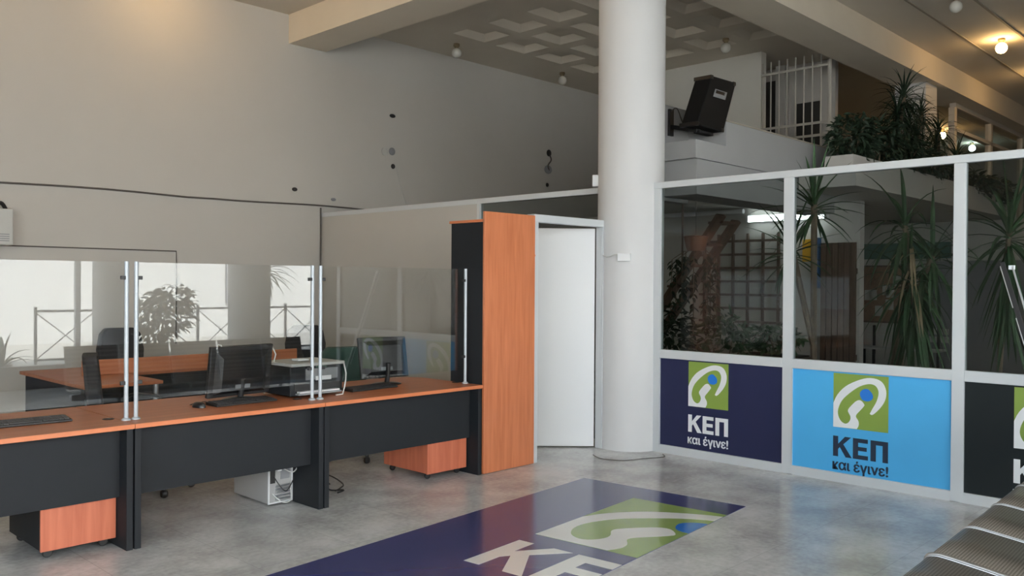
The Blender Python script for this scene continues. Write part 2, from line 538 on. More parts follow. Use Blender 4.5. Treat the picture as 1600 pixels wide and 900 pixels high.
# ------------------------------------------------------------------ mezzanine behind the partition
mz = MB()
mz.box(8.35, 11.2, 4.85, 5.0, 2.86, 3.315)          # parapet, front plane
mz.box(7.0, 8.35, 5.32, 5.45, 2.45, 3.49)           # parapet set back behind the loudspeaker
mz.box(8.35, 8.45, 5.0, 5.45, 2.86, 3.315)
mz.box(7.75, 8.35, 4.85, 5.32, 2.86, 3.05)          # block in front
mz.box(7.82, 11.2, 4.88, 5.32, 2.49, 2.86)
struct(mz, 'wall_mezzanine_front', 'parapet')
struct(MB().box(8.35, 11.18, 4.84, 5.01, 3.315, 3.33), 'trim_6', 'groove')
struct(MB().lathe([(.14, -.08), (.14, .08)], (11.2, 4.93, 3.18), 20, Matrix.Rotation(PI / 2, 4, 'X')), 'trim_7', 'parapet', smooth=True)
struct(MB().prism([(7.82, 5.34), (17, 5.34), (17, YA), (13.2, YA), (11.97, 9.0), (7.82, 5.9)], (0, 0, 2.72), (1, 0, 0), (0, 1, 0), (0, 0, .18)), 'floor_mezzanine', 'wall')
struct(MB().box(10.1, 17, 4.15, 4.85, 2.72, 2.9).box(11.21, 17, 4.85, 5.34, 2.72, 2.9), 'floor_mezzanine_edge', 'wall')
# back walls
struct(MB().box(11.97, 12.12, 6.36, 8.7, 2.9, ZC), 'wall_upper', 'upper_wall')
struct(MB().box(11.97, 12.12, 4.85, YA, 0, 2.72), 'wall_lower', 'wall')
struct(MB().box(17, 17.15, YF, YA, 0, 2.72), 'wall_hall_end', 'wall')
struct(MB().box(13.1, 13.2, 5.71, 8.7, 2.9, ZC), 'wall_corridor', 'wall')
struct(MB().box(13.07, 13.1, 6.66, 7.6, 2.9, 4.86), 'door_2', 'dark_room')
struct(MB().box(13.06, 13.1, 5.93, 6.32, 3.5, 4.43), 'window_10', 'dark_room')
struct(MB().box(12.95, 13.1, 6.47, 6.63, 2.9, ZC), 'trim_8', 'wall')
# upper-floor glazed front under the long beam
ug = MB()
for x in (15.9, 18.0, 20.2, 22.6):
    ug.box(x - .06, x + .06, 4.82, 4.92, 2.9, 4.6)
ug.box(15.9, XR, 4.82, 4.92, 4.6, 4.68); ug.box(15.9, XR, 4.82, 4.92, 4.2, 4.26)
struct(ug, 'window_8', 'beam')
struct(MB().box(15.9, XR, 4.865, 4.871, 2.9, 4.6), 'window_9', 'screen_glass')
struct(MB().box(17, XR, 4.7, YA, 2.72, 2.9), 'floor_upper', 'wall')
# ------------------------------------------------------------------ service desks
DZ = 0.725
def make_desk(x0, x1, label, round_right=False):
    t = thing('service_desk', label, 'desk', (x0, 5.0, 0), group='cherry and charcoal service desks')
    w = x1 - x0
    m = MB()
    if round_right:
        poly = [(0, 0), (w, 0), (w, .70)] + [(w - .28 + .28 * math.cos(a), .70 + .24 * math.sin(a)) for a in [PI / 2 * k / 8 for k in range(1, 9)]] + [(0, .94)]
    else:
        poly = [(0, 0), (w, 0), (w, .94), (0, .94)]
    m.prism(poly, (0, -.01, DZ - .028), (1, 0, 0), (0, 1, 0), (0, 0, .028))
    top = m.build('desktop', 'wood_x', t, bevel=.003)
    MB().box(0.0005, w - .0005, -.0125, -.0095, DZ - .026, DZ - .002).build('edge_band', 'wood_edge', top)
    for lx in (0.003, w - .04):
        MB().box(lx, lx + .037, 0.0, .72, 0.0, DZ - .0285).build('side_panel', 'charcoal', t, bevel=.002)
    MB().box(.04, w - .04, .10, .118, .293, DZ - .0285).build('modesty_panel', 'charcoal', t)
    g = MB().lathe([(.001, 0), (.033, 0), (.034, .002), (.027, .003), (.026, -.0005), (.001, -.0005)], (w + .02 - .06 if w > .2 else 0, .27, DZ + .0005), 20)
    g.build('cable_grommet', 'black', t, smooth=True)
    return t
make_desk(0.55, 2.058, 'nearest cherry-topped charcoal service desk with a keyboard and no monitor, at the left frame edge')
make_desk(2.062, 3.342, 'middle cherry-topped charcoal service desk carrying a monitor, printer and mouse')
make_desk(3.346, 4.838, 'service desk with cherry top reaching the tall cupboard, a single monitor on it', True)

def make_screen(x0, x1, label, posts=(True, True)):
    t = thing('glass_screen', label, 'screen', (x0, 5.16, DZ), group='glass counter screens')
    w = x1 - x0
    MB().box(.014, w - .014, -.003, .003, .115, .932).build('glass_pane', 'screen_glass', t)
    for k, px in enumerate((0, w)):
        if not posts[k]: continue
        po = MB().tube([(px, 0, .012), (px, 0, .936)], .0125, 16).build('post', 'post', t, smooth=True)
        MB().lathe([(.026, 0.0005), (.026, .006), (.018, .014), (.0126, .016)], (px, 0, 0), 20).build('post_flange', 'post', po, smooth=True)
        sgn = 1 if k == 0 else -1
        for cz in (.22, .84):
            c = MB().box(px + sgn * .008, px + sgn * .034, -.011, .011, cz - .011, cz + .011)
            c.build('glass_clip', 'black', po, bevel=.002)
    return t
make_screen(0.62, 2.078, 'leftmost clear glass counter screen between steel posts, reflecting the bright street')
make_screen(2.135, 3.35, 'middle clear glass counter screen with two steel posts, in front of the printer')
make_screen(3.415, 4.80, 'clear glass counter screen ending in a steel post before the dark cupboard side')

# ------------------------------------------------------------------ tall cupboard beside the door
t = thing('tall_cupboard', 'tall cupboard with cherry wood face and dark side standing beside the white door', 'cupboard', (4.845, 4.985, 0))
MB().box(0, .60, 0, .022, 0.004, 2.125).build('front_panel', 'wood_z', t, bevel=.002)
MB().box(.008, .59, .022, .41, .004, 2.04).build('carcass', 'charcoal', t)
MB().box(-.004, .598, .0225, .425, 2.04, 2.062).build('top_board', 'wood_edge', t, bevel=.002)
k_ = MB().ball((.612, .03, 1.785), .018, 14).build('knob', 'red', t, smooth=True); k_['label'] = 'red round knob'

# ------------------------------------------------------------------ pedestals on castors
def make_pedestal(x, y, w, d_, label, side):
    t = thing('drawer_pedestal', label, 'drawer unit', (x, y, 0), group='pedestals under the desks')
    MB().box(0, w, .018, d_, .055, .56).build('carcass', side, t)
    MB().box(-.002, w + .002, 0, .018, .05, .565).build('back_panel', 'wood_dim', t, bevel=.002)
    for cx in (.05, w - .05):
        for cy in (.06, d_ - .05):
            c = MB().lathe([(.001, -.012), (.022, -.012), (.026, -.006), (.026, .006), (.022, .012), (.001, .012)], (cx, cy, .0265), 16, Matrix.Rotation(PI / 2, 4, 'X'))
            c.box(cx - .012, cx + .012, cy - .013, cy + .013, .04, .056)
            c.build('castor', 'black', t)
    return t
make_pedestal(1.612, 5.14, .40, .55, 'low drawer pedestal with dark sides under the nearest desk', 'charcoal')
make_pedestal(4.375, 5.125, .41, .55, 'low all-cherry drawer pedestal under the desk by the cupboard', 'wood_dim')

# ------------------------------------------------------------------ desktop computers
def make_monitor(name_label, x, y, w, h, z0, rz, tilt, label):
    t = thing('monitor', label, 'monitor', (x, y, DZ), rz)
    T = Matrix.Translation((0, 0, z0)) @ Matrix.Rotation(tilt, 4, 'X')
    sh = MB()
    sh.box(-w / 2, w / 2, 0, .03, 0, h, T)
    case = sh.build('casing', 'black', t, bevel=.006)
    bk = MB()
    a = [(-w * .42, .06 * h), (w * .42, .06 * h), (w * .42, .9 * h), (-w * .42, .9 * h)]
    b = [(-w * .33, .14 * h), (w * .33, .14 * h), (w * .33, .78 * h), (-w * .33, .78 * h)]
    for k in range(4):
        k2 = (k + 1) % 4
        bk.quad(T @ Vector((a[k][0], -.001, a[k][1])), T @ Vector((a[k2][0], -.001, a[k2][1])), T @ Vector((b[k2][0], -.032, b[k2][1])), T @ Vector((b[k][0], -.032, b[k][1])))
    bk.quad(*[T @ Vector((p[0], -.032, p[1])) for p in b])
    bk.build('back_cover', 'black_gloss' , t)
    MB().box(-w / 2 + .015, w / 2 - .015, .03, .0315, .025, h - .015, T).build('display', 'black_gloss', case)
    pl = MB().box(-w * .12, w * .12, -.0345, -.033, .17 * h, .25 * h, T).build('port_panel', 'grey', case)
    st = MB()
    st.tube([(0, -.015, .012), (0, -.03, .06), (0, -.045, z0 + .12)], [.02, .018, .018], 12)
    st.build('stand_neck', 'black', t, smooth=True)
    MB().lathe([(.001, .001), (.125, .001), (.13, .006), (.11, .012), (.03, .02), (.001, .02)], (0, -.01, 0), 28, Matrix.Diagonal((1.0, .75, 1, 1))).build('stand_base', 'black_gloss', t, smooth=True)
    return t
make_monitor('', 3.01, 5.55, .50, .355, .025, math.radians(6), math.radians(8), 'wide black monitor seen from behind with a white cable over it, on the middle desk')
make_monitor('', 4.30, 5.56, .43, .33, .055, math.radians(-9), math.radians(-12), 'glossy black monitor seen from behind on the desk next to the cupboard')

cab = MB().tube([(2.845, 5.535, DZ + .388), (2.85, 5.50, DZ + .385), (2.87, 5.492, DZ + .30), (2.895, 5.495, DZ + .2), (2.905, 5.50, DZ + .11), (2.93, 5.52, DZ + .09)], .006, 8)
tag(cab.build('monitor_cable', 'cable_white', smooth=True), 'white cable hanging down the back of the wide monitor', 'cable')
cab = MB().tube([(3.265, 5.56, DZ + .375), (3.285, 5.53, DZ + .3), (3.30, 5.60, DZ + .2), (3.262, 5.64, DZ + .08), (3.27, 5.66, DZ + .006)], .005, 8)
tag(cab.build('monitor_cable', 'cable_white', smooth=True), 'thin white cable hanging between wide monitor and printer', 'cable')

def make_keyboard(x, y, rz, label):
    t = thing('keyboard', label, 'keyboard', (x, y, DZ + .001), rz, 'black keyboards')
    m = MB().prism([(-.075, 0), (.075, 0), (.075, .022), (-.075, .012)], (-.225, 0, 0), (0, 1, 0), (0, 0, 1), (.45, 0, 0))
    m.build('keyboard_base', 'black', t, bevel=.003)
    k = MB()
    for r in range(5):
        n = 15
        for c in range(n):
            kx = -.212 + c * .0285; ky = -.06 + r * .025
            z = .0125 + (ky + .075) * .0667
            if r == 0 and 4 <= c <= 9:
                if c == 4: k.box(kx, kx + .165, ky, ky + .021, z, z + .006)
                continue
            k.box(kx, kx + .025, ky, ky + .021, z, z + .006)
    k.build('keys', 'black', t)
    return t
kb = make_keyboard(2.93, 5.36, math.radians(2), 'black keyboard lying in front of the wide monitor on the middle desk')
dup(kb, (4.02, 5.40, DZ + .001), 'black keyboard lying below the tilted glossy monitor', math.radians(4))
dup(kb, (1.62, 5.42, DZ + .001), 'black keyboard alone on the nearest desk, cut by the left frame edge', math.radians(-3))

t = thing('computer_mouse', 'black mouse beside the keyboard on the middle desk', 'mouse', (2.625, 5.36, DZ + .001), math.radians(15))
m = MB().lathe([(1e-4, .036), (.014, .035), (.024, .028), (.030, .014), (.031, 0)], (0, 0, 0), 20, Matrix.Diagonal((1, 1.75, 1, 1)))
m.build('mouse_shell', 'black_gloss', t, smooth=True)
MB().tube([(0, .052, .012), (.03, .12, .004), (.12, .17, .004), (.2, .16, .004)], .002, 6).build('mouse_cable', 'black', t)

# printer
t = thing('printer', 'dark multifunction printer with pale lid behind the middle counter posts', 'printer', (3.275, 5.30, DZ + .001))
W, D, H = .44, .40, .25
MB().box(0, W, .02, D, .012, H - .03).build('printer_body', 'charcoal', t, bevel=.008)
MB().box(-.004, W + .006, .0, D + .004, H - .03, H - .008).build('scanner_lid', 'lgrey', t, bevel=.006)
MB().box(.12, W - .05, .008, .02, .12, .20).build('front_panel', 'grey', t, bevel=.003)
MB().box(.20, .33, .004, .008, .115, .145).build('label_sticker', 'white', t)
MB().box(.21, .29, .004, .02, .205, .217).build('display', 'teal', t)
MB().box(.04, W - .04, -.03, .02, .02, .032).build('output_tray', 'grey', t, bevel=.003)
MB().box(.03, W - .03, .012, .02, .04, .10).build('paper_slot', 'black', t)
MB().box(.05, .38, -.03, .012, .034, .046).build('paper', 'white', t)
m = MB().box(3.40, 3.49, 5.42, 5.50, DZ + H + .0, DZ + H + .012)
tag(m.build('paper_pad', 'white'), 'small white pad lying on the printer lid', 'paper')
cab = MB().tube([(3.722, 5.32, DZ + .235), (3.735, 5.305, DZ + .15), (3.728, 5.30, DZ + .10), (3.69, 5.262, DZ + .05), (3.66, 5.24, DZ + .0075), (3.60, 5.235, DZ + .006)], .005, 8)
tag(cab.build('printer_cable', 'cable_white', smooth=True), 'white cable dropping from the printer lid to the desktop', 'cable')

# computer under the middle desk
t = thing('computer_tower', 'light grey computer tower with its back towards the room, under the middle desk', 'computer', (3.108, 5.318, 0))
MB().box(0, .19, .012, .48, .012, .42).build('case', 'pc_grey', t, bevel=.003)
rm = MB()
rm.box(0, .008, 0, .012, .01, .42); rm.box(.182, .19, 0, .012, .01, .42); rm.box(.008, .182, 0, .012, .01, .018); rm.box(.008, .182, 0, .012, .41, .42)
rm.build('rear_rim', 'white', t)
io = MB()
for k in range(5):
    io.box(.06, .17, .006, .012, .03 + k * .022, .044 + k * .022)
io.build('slot_covers', 'steel', t)
MB().box(.10, .17, .008, .012, .17, .25).build('fan_grille', 'grey', t)
MB().box(.02, .055, .006, .012, .15, .33).build('port_panel', 'black', t)
MB().box(.06, .09, -.02, .01, .235, .26).build('plug', 'white', t)
for k, pts in enumerate([[(.04, 0, .2), (.06, -.03, .15), (.1, -.05, .1), (.15, -.03, .12), (.22, 0, .2)],
                         [(.12, 0, .24), (.16, -.05, .22), (.21, -.03, .26), (.22, .02, .34)],
                         [(.03, 0, .08), (.07, -.05, .03), (.13, -.05, .02), (.17, -.02, .05), (.17, 0, .1)]]):
    MB().tube([tuple(p) for p in catmull(pts, 5, False)], .004, 6).build('cable', 'black' if k == 0 else 'cable_white', t, smooth=True)

# power strip and tangle under the right desk
t = thing('power_strip', 'black power strip with tangled leads on the floor beneath the right-hand desk', 'power strip', (3.70, 5.44, 0))
MB().box(-.03, .03, .30, .62, .002, .05).build('socket_bar', 'black', t, bevel=.005)
MB().box(.0, .06, .27, .33, .02, .09).build('plug', 'black', t, bevel=.004)
for pts in ([(.03, .3, .06), (.12, .2, .05), (.14, .05, .008), (.05, -.05, .008), (-.03, -.10, .008)],
            [(.02, .3, .04), (.02, .15, .10), (-.02, .05, .06), (-.04, -.04, .008), (.03, -.12, .008), (-.05, -.16, .008)],
            [(-.02, .3, .03), (-.06, .2, .12), (-.02, .1, .14), (.02, .16, .05), (.06, .1, .008)]):
    MB().tube([tuple(p) for p in catmull(pts, 6, False)], .0055, 6).build('lead', 'black', t, smooth=True)

# ------------------------------------------------------------------ chairs and furniture of the staff area
def make_office_chair(x, y, rz, label, fab='fabric', arms=True, tall=1.02):
    t = thing('office_chair', label, 'chair', (x, y, 0), rz)
    MB().lathe([(1e-4, -.04), (.19, -.04), (.235, -.02), (.24, .015), (.2, .035), (1e-4, .04)], (0, 0, .46), 24, Matrix.Diagonal((1, .98, 1, 1))).build('seat', fab, t, smooth=True)
    bm_ = MB()
    z0, z1 = .58, tall
    pr = [(.17, z0), (.22, z0 + .1), (.23, z0 + .25), (.20, z1 - .06), (.15, z1), (-.15, z1), (-.20, z1 - .06), (-.23, z0 + .25), (-.22, z0 + .1), (-.17, z0)]
    bm_.prism(pr, (0, -.245, 0), (1, 0, 0), (0, -.10, 1), (0, -.10, 0))
    bm_.build('backrest', fab, t, bevel=.02)
    MB().bar((0, -.10, .43), (0, -.33, .45), .06, .02).bar((0, -.345, .44), (0, -.36, .75), .06, .02, (0, 1, 0)).build('back_bracket', 'black', t)
    MB().tube([(0, 0, .10), (0, 0, .44)], [.03, .025], 12).build('gas_column', 'black', t, smooth=True)
    for k in range(5):
        a = 2 * PI * k / 5 + .3
        lg = MB().tube([(0, 0, .12), (.16 * math.cos(a), .16 * math.sin(a), .10), (.29 * math.cos(a), .29 * math.sin(a), .075)], [.026, .022, .016], 8).build('base_spoke', 'black', t, smooth=True)
        c = MB().lathe([(1e-4, -.022), (.024, -.02), (.03, -.008), (.03, .008), (.024, .02), (1e-4, .022)], (.29 * math.cos(a), .29 * math.sin(a), .031), 14, Matrix.Rotation(a, 4, 'Z') @ Matrix.Rotation(PI / 2, 4, 'X'))
        c.box(.29 * math.cos(a) - .012, .29 * math.cos(a) + .012, .29 * math.sin(a) - .012, .29 * math.sin(a) + .012, .05, .075)
        c.build('castor', 'black', lg)
    if arms:
        for s in (-1, 1):
            MB().tube([tuple(p) for p in catmull([(s * .2, -.02, .44), (s * .27, 0, .5), (s * .28, .08, .64), (s * .27, -.02, .675), (s * .27, -.14, .67), (s * .25, -.16, .56), (s * .2, -.08, .45)], 5, False)], .014, 8).build('armrest', 'black', t, smooth=True)
    return t
make_office_chair(2.72, 6.33, math.radians(-111), 'black office chair turned sideways between the first two service desks')
make_office_chair(3.62, 8.85, math.radians(175), 'black office chair behind the back desk, above its wood upstand', tall=1.05)
make_office_chair(5.35, 8.35, math.radians(150), 'black office chair at the end of the back desk, above the printer', tall=1.04)

make_office_chair(4.52, 6.26, math.radians(163), 'dark green office chair between the printer and the glossy monitor', 'green_fabric', tall=.95)

t = thing('office_desk', 'cherry and dark L-shaped desk by the long wall behind the counter', 'desk', (2.5, 7.75, 0))
MB().box(0, 2.35, .02, .80, .70, .728).build('desktop', 'wood_x', t, bevel=.003)
MB().box(0, .62, -.75, .02, .70, .728).build('return_top', 'wood_x', t, bevel=.003)
MB().box(.25, 2.35, .0, .02, .728, .86).build('upstand', 'wood_x', t, bevel=.003)
MB().box(.04, 2.31, .10, .12, .12, .70).build('modesty_panel', 'charcoal', t)
for lx in (.62, 2.31):
    MB().box(lx, lx + .035, .03, .78, 0, .70).build('side_panel', 'charcoal', t)
MB().box(.02, .04, -.70, .70, .25, .70).build('return_panel', 'charcoal', t)
for lx in (.05, .58):
    MB().tube([(lx, -.70, 0), (lx, -.70, .70)], .022, 12).build('leg', 'steel', t, smooth=True)

# wall unit on the long wall at the left edge
t = thing('air_conditioner', 'grey wall air-conditioning unit cut by the left frame edge', 'air conditioner', (2.385, 9.79, 1.9))
MB().box(-.42, .42, 0, .243, 0, .37).build('housing', 'lgrey', t, bevel=.012)
sl = MB()
for k in range(4): sl.box(-.38, .38, -.004, .0, .04 + k * .022, .048 + k * .022)
sl.build('louvres', 'grey', t)
tb = MB().tube([tuple(p) for p in catmull([(2.6, 10.0, 2.25), (2.66, 9.99, 2.32), (2.74, 9.98, 2.34), (2.79, 10.0, 2.28)], 5, False)], .02, 8)
tag(tb.build('pipe_stub', 'black', smooth=True), 'black pipe stub above the air-conditioning unit', 'pipe')

# ------------------------------------------------------------------ cables and fittings on the long wall
pts = []
for k in range(30):
    x = -1 + k * .32
    pts.append((x, YA - .012, 2.56 + .012 * math.sin(x * 2.1) + (0.01 if x > 5 else 0)))
tag(MB().tube(pts, .011, 6).build('wall_cable', 'cable_dark', smooth=True), 'long dark cable running level along the upper white wall', 'cable')
MB_ = MB().tube([(2.2, YA - .008, 1.905), (4.62, YA - .008, 1.90), (4.625, YA - .008, 1.50), (4.62, YA - .008, .8)], .007, 6)
tag(MB_.build('wall_cable', 'cable_dark', smooth=True), 'thin dark cable along the wall under the air conditioner, dropping at its right end', 'cable')
MB_ = MB().tube([(6.625, YA - .02, 2.55), (6.62, YA - .03, 1.6), (6.625, YA - .02, .1)], .012, 6)
tag(MB_.build('corner_cable', 'cable_dark', smooth=True), 'vertical dark cable in the corner where the wall meets the white partition', 'cable')
MB_ = MB().tube([tuple(p) for p in catmull([(7.93, YA - .006, 3.24), (8.0, YA - .006, 3.0), (8.12, YA - .006, 2.7), (8.2, YA - .006, 2.45)], 5, False)], .005, 6)
tag(MB_.build('wall_wire', 'lgrey', smooth=True), 'thin pale wire hanging down the wall from the small round hole', 'wire')
MB_ = MB().tube([tuple(p) for p in catmull([(11.3, YA - .01, 3.8), (11.33, YA - .03, 3.7), (11.25, YA - .03, 3.6), (11.3, YA - .01, 3.52)], 5, False)], .013, 6)
tag(MB_.build('wall_wire', 'cable_dark', smooth=True), 'short dark wire between the two wall outlets near the column', 'wire')

def wall_disc(name, x, z, r, label, m='black', cat='wall outlet', sx=1.0, ring=False):
    T = Matrix.Rotation(PI / 2, 4, 'X') @ Matrix.Diagonal((sx, 1, 1, 1))
    prof = [(r * .72, .004), (r * .72, .012), (r, .012), (r, -.002)] if ring else [(1e-4, .014), (r * .8, .014), (r, .006), (r, -.002)]
    o = MB().lathe(prof, (x, YA - .001, z), 20, T).build(name, m, smooth=True)
    return tag(o, label, cat)
wall_disc('wall_hole', 7.855, 3.975, .028, 'small dark slot high on the white wall, above the round socket rings', cat='hole', sx=1.9)
wall_disc('socket_ring', 7.72, 3.44, .06, 'pale empty socket ring on the wall, left of a pair', 'lgrey', ring=True)
wall_disc('socket_box', 7.85, 3.455, .055, 'grey round socket box on the wall, right of the pale ring', 'grey')
wall_disc('wall_hole', 7.87, 3.24, .036, 'black round hole in the wall below the socket rings', cat='hole')
wall_disc('wall_outlet', 11.3, 3.82, .06, 'black round outlet on the wall near the column, topmost of three')
wall_disc('wall_outlet', 11.28, 3.53, .075, 'dark torn outlet on the wall near the column, middle of three', 'grey', sx=1.3)
wall_disc('wall_hole', 11.26, 3.26, .035, 'small black hole near the column below two outlets', cat='hole')
wall_disc('wall_hole', 6.23, 2.77, .026, 'small dark hole just above the long wall cable', cat='hole', sx=1.5)
wall_disc('wall_hole', 6.84, 2.68, .022, 'faint small hole right of the corner, near the cable end', 'grey', cat='hole', sx=1.8)

# fittings on the column
cdir = lambda deg: Vector((math.cos(math.radians(deg)), math.sin(math.radians(deg)), 0))
def on_column(deg, z, w, h, d_, name, label, cat, m='white'):
    n = cdir(deg); s = Vector((-n.y, n.x, 0)); c = Vector((6.712, 4.91, z)) + n * .30
    T = Matrix(((s.x, n.x, 0, c.x), (s.y, n.y, 0, c.y), (0, 0, 1, c.z), (0, 0, 0, 1)))
    return tag(MB().box(-w / 2, w / 2, 0, d_ + .016, -h / 2, h / 2, T).build(name, m, bevel=.006), label, cat)
on_column(126, 2.53, .09, .11, .05, 'sensor_box', 'small white box on the left edge of the round column', 'sensor')
on_column(206, 1.79, .12, .075, .035, 'junction_box', 'small white box on the face of the round column, with a wire leading in', 'box')
n0 = 0.335
pts = [Vector((6.712, 4.91, 1.805 + .012 * math.sin(k))) + cdir(206 - 5 - k * 5.5) * .322 for k in range(9)]
tag(MB().tube(pts, .004, 6).build('column_wire', 'lgrey', smooth=True), 'thin pale wire across the column into the small box', 'wire')
t = thing('conduit', 'white vertical conduit with grey box at the foot of the door jamb', 'conduit', (6.455, 4.985, 0))
MB().box(.0, .035, -.02, .012, .0, .37).build('pipe', 'white', t, bevel=.006)
MB().box(-.02, .07, -.03, .012, .36, .46).build('cover_box', 'grey', t, bevel=.008)
for z in (.1, .26): MB().box(-.006, .041, -.024, .0, z, z + .02).build('clip', 'lgrey', t)

fl = [tuple(p) for p in catmull([(6.10, 4.86, .0045), (6.02, 4.70, .0045), (6.10, 4.52, .0045), (6.30, 4.44, .0045), (6.48, 4.36, .0045), (6.58, 4.44, .0045)], 6, False)]
tag(MB().tube(fl, .0035, 6).build('floor_cable', 'cable_dark', smooth=True), 'thin dark cable curling over the floor at the foot of the column', 'cable')

# ------------------------------------------------------------------ ceiling lamps
def make_lamp(name, label, x, y, m='opal', group=None):
    t = thing(name, label, 'lamp', (x, y, ZC), group=group)
    MB().lathe([(.045, 0), (.05, -.03), (.03, -.05), (.028, -.07)], (0, 0, 0), 20).build('fitting', 'brass', t, smooth=True)
    MB().ball((0, 0, -.135), .075, 20).build('globe', m, t, smooth=True)
    return t
make_lamp('ceiling_lamp', 'unlit white globe lamp on the plain ceiling strip, second from the left beam', 8.57, 9.44)
make_lamp('ceiling_lamp', 'unlit globe lamp on the ceiling close to the left edge of the column', 10.93, 9.42)
make_lamp('ceiling_lamp', 'unlit globe lamp on the ceiling above the wall-mounted loudspeaker', 11.0, 6.40)
make_lamp('ceiling_lamp', 'unlit globe lamp cut by the top frame edge near the right ceiling seam', 11.25, 3.42)
make_lamp('ceiling_lamp', 'glowing warm globe lamp on the ceiling at the top right of the photo', 13.64, 3.54, 'lamp_warm')
make_lamp('ceiling_lamp', 'glowing warm globe lamp at the right frame edge, nearer the seam', 16.1, 3.5, 'lamp_warm')
make_lamp('ceiling_lamp', 'glowing warm globe lamp of the upper floor, shining through palm leaves', 20.7, 6.55, 'lamp_warm')
make_lamp('ceiling_lamp', 'glowing cool white globe lamp of the upper floor behind glass', 23.1, 6.62, 'lamp_cool')
for x, y in ((4.35, 9.25), (4.2, 6.35), (1.8, 9.2)):
    make_lamp('ceiling_lamp', 'glowing warm globe lamp above the counter area, beyond the top frame edge', x, y, 'lamp_warm', 'lamps over the counter')

# ------------------------------------------------------------------ posters of the partition, with the emblem
SWOOSH = [(0, 0), (0, .22), (0, .44), (.074, .60), (.22, .7625), (.42, .88), (.617, .95), (.79, .946), (.90, .882), (.958, .752), (.95, .606), (.889, .477), (.79, .356), (.716, .293), (.672, .309),
          (.716, .399), (.79, .54), (.827, .692), (.80, .787), (.74, .837), (.642, .843), (.494, .791), (.346, .687), (.198, .548), (.123, .43), (.086, .30), (.099, .20), (.148, .118), (.222, .08), (.284, .107),
          (.321, .174), (.315, .237), (.277, .306), (.284, .357), (.35, .44), (.432, .52), (.506, .535), (.573, .467), (.556, .421), (.49, .34), (.432, .27), (.425, .222), (.469, .151), (.474, .077), (.44, .006), (.25, 0)]
BLOB = catmull([(.49, .66, 0), (.545, .735, 0), (.635, .75, 0), (.72, .66, 0), (.715, .575, 0), (.63, .53, 0), (.53, .555, 0)], 4)
BLOB = [(p.x, p.y) for p in BLOB]
def smooth_swoosh():
    # smooth the long curves, keep the three square corners and the tip
    segs = [SWOOSH[0:2] + [SWOOSH[2]], SWOOSH[2:15], SWOOSH[14:45], ]
    out = [(0, 0)]
    for sg in (SWOOSH[2:15], SWOOSH[14:45]):
        out += [(p.x, p.y) for p in catmull([(a, b, 0) for a, b in sg], 3, False)][:-1]
    out.append(SWOOSH[44])
    return out
SW = smooth_swoosh()
K_ = [[(0, 0), (.25, 0), (.25, .36), (.33, .47), (.62, 0), (.92, 0), (.50, .62), (.88, 1), (.58, 1), (.25, .62), (.25, 1), (0, 1)]]
E_ = [[(0, 0), (.72, 0), (.72, .2), (.25, .2), (.25, .41), (.66, .41), (.66, .60), (.25, .60), (.25, .80), (.71, .80), (.71, 1), (0, 1)]]
P_ = [[(0, 0), (.25, 0), (.25, .79), (.56, .79), (.56, 0), (.81, 0), (.81, 1), (0, 1)]]

def text_mesh(name, body, m, parent, O, U, V, width, height, thick=.002, crop=None):
    cu = bpy.data.curves.new(name, 'FONT')
    cu.body = body; cu.size = 1; cu.offset = .0; cu.extrude = .0
    o = bpy.data.objects.new('tmp', cu); COL.objects.link(o)
    dg = bpy.context.evaluated_depsgraph_get(); dg.update()
    me = bpy.data.meshes.new_from_object(o.evaluated_get(dg))
    bpy.data.objects.remove(o)
    xs = [v.co.x for v in me.vertices]; ysv = [v.co.y for v in me.vertices]
    x0, x1, y0, y1 = min(xs), max(xs), min(ysv), max(ysv)
    O, U, V = Vector(O), Vector(U), Vector(V); W = U.cross(V).normalized()
    for v in me.vertices:
        a = (v.co.x - x0) / (x1 - x0) * width; b = (v.co.y - y0) / (y1 - y0) * height
        v.co = O + U * a + V * b + W * thick
    bmx = bmesh.new(); bmx.from_mesh(me)
    src = list(bmx.verts) + list(bmx.edges) + list(bmx.faces)
    for q_, (du, dv) in enumerate(((.014, 0), (-.014, 0), (.007, .10), (-.007, -.10), (0, .10))):
        r_ = bmesh.ops.duplicate(bmx, geom=src)
        for v in r_['geom']:
            if isinstance(v, bmesh.types.BMVert): v.co += U * du * width * .6 + V * dv * height * .16 + W * .0003 * (q_ + 1)
    bmx.to_mesh(me); bmx.free()
    me.name = name
    me.materials.clear(); me.materials.append(M[m])
    ob = bpy.data.objects.new(name, me); COL.objects.link(ob); ob.parent = parent
    return ob

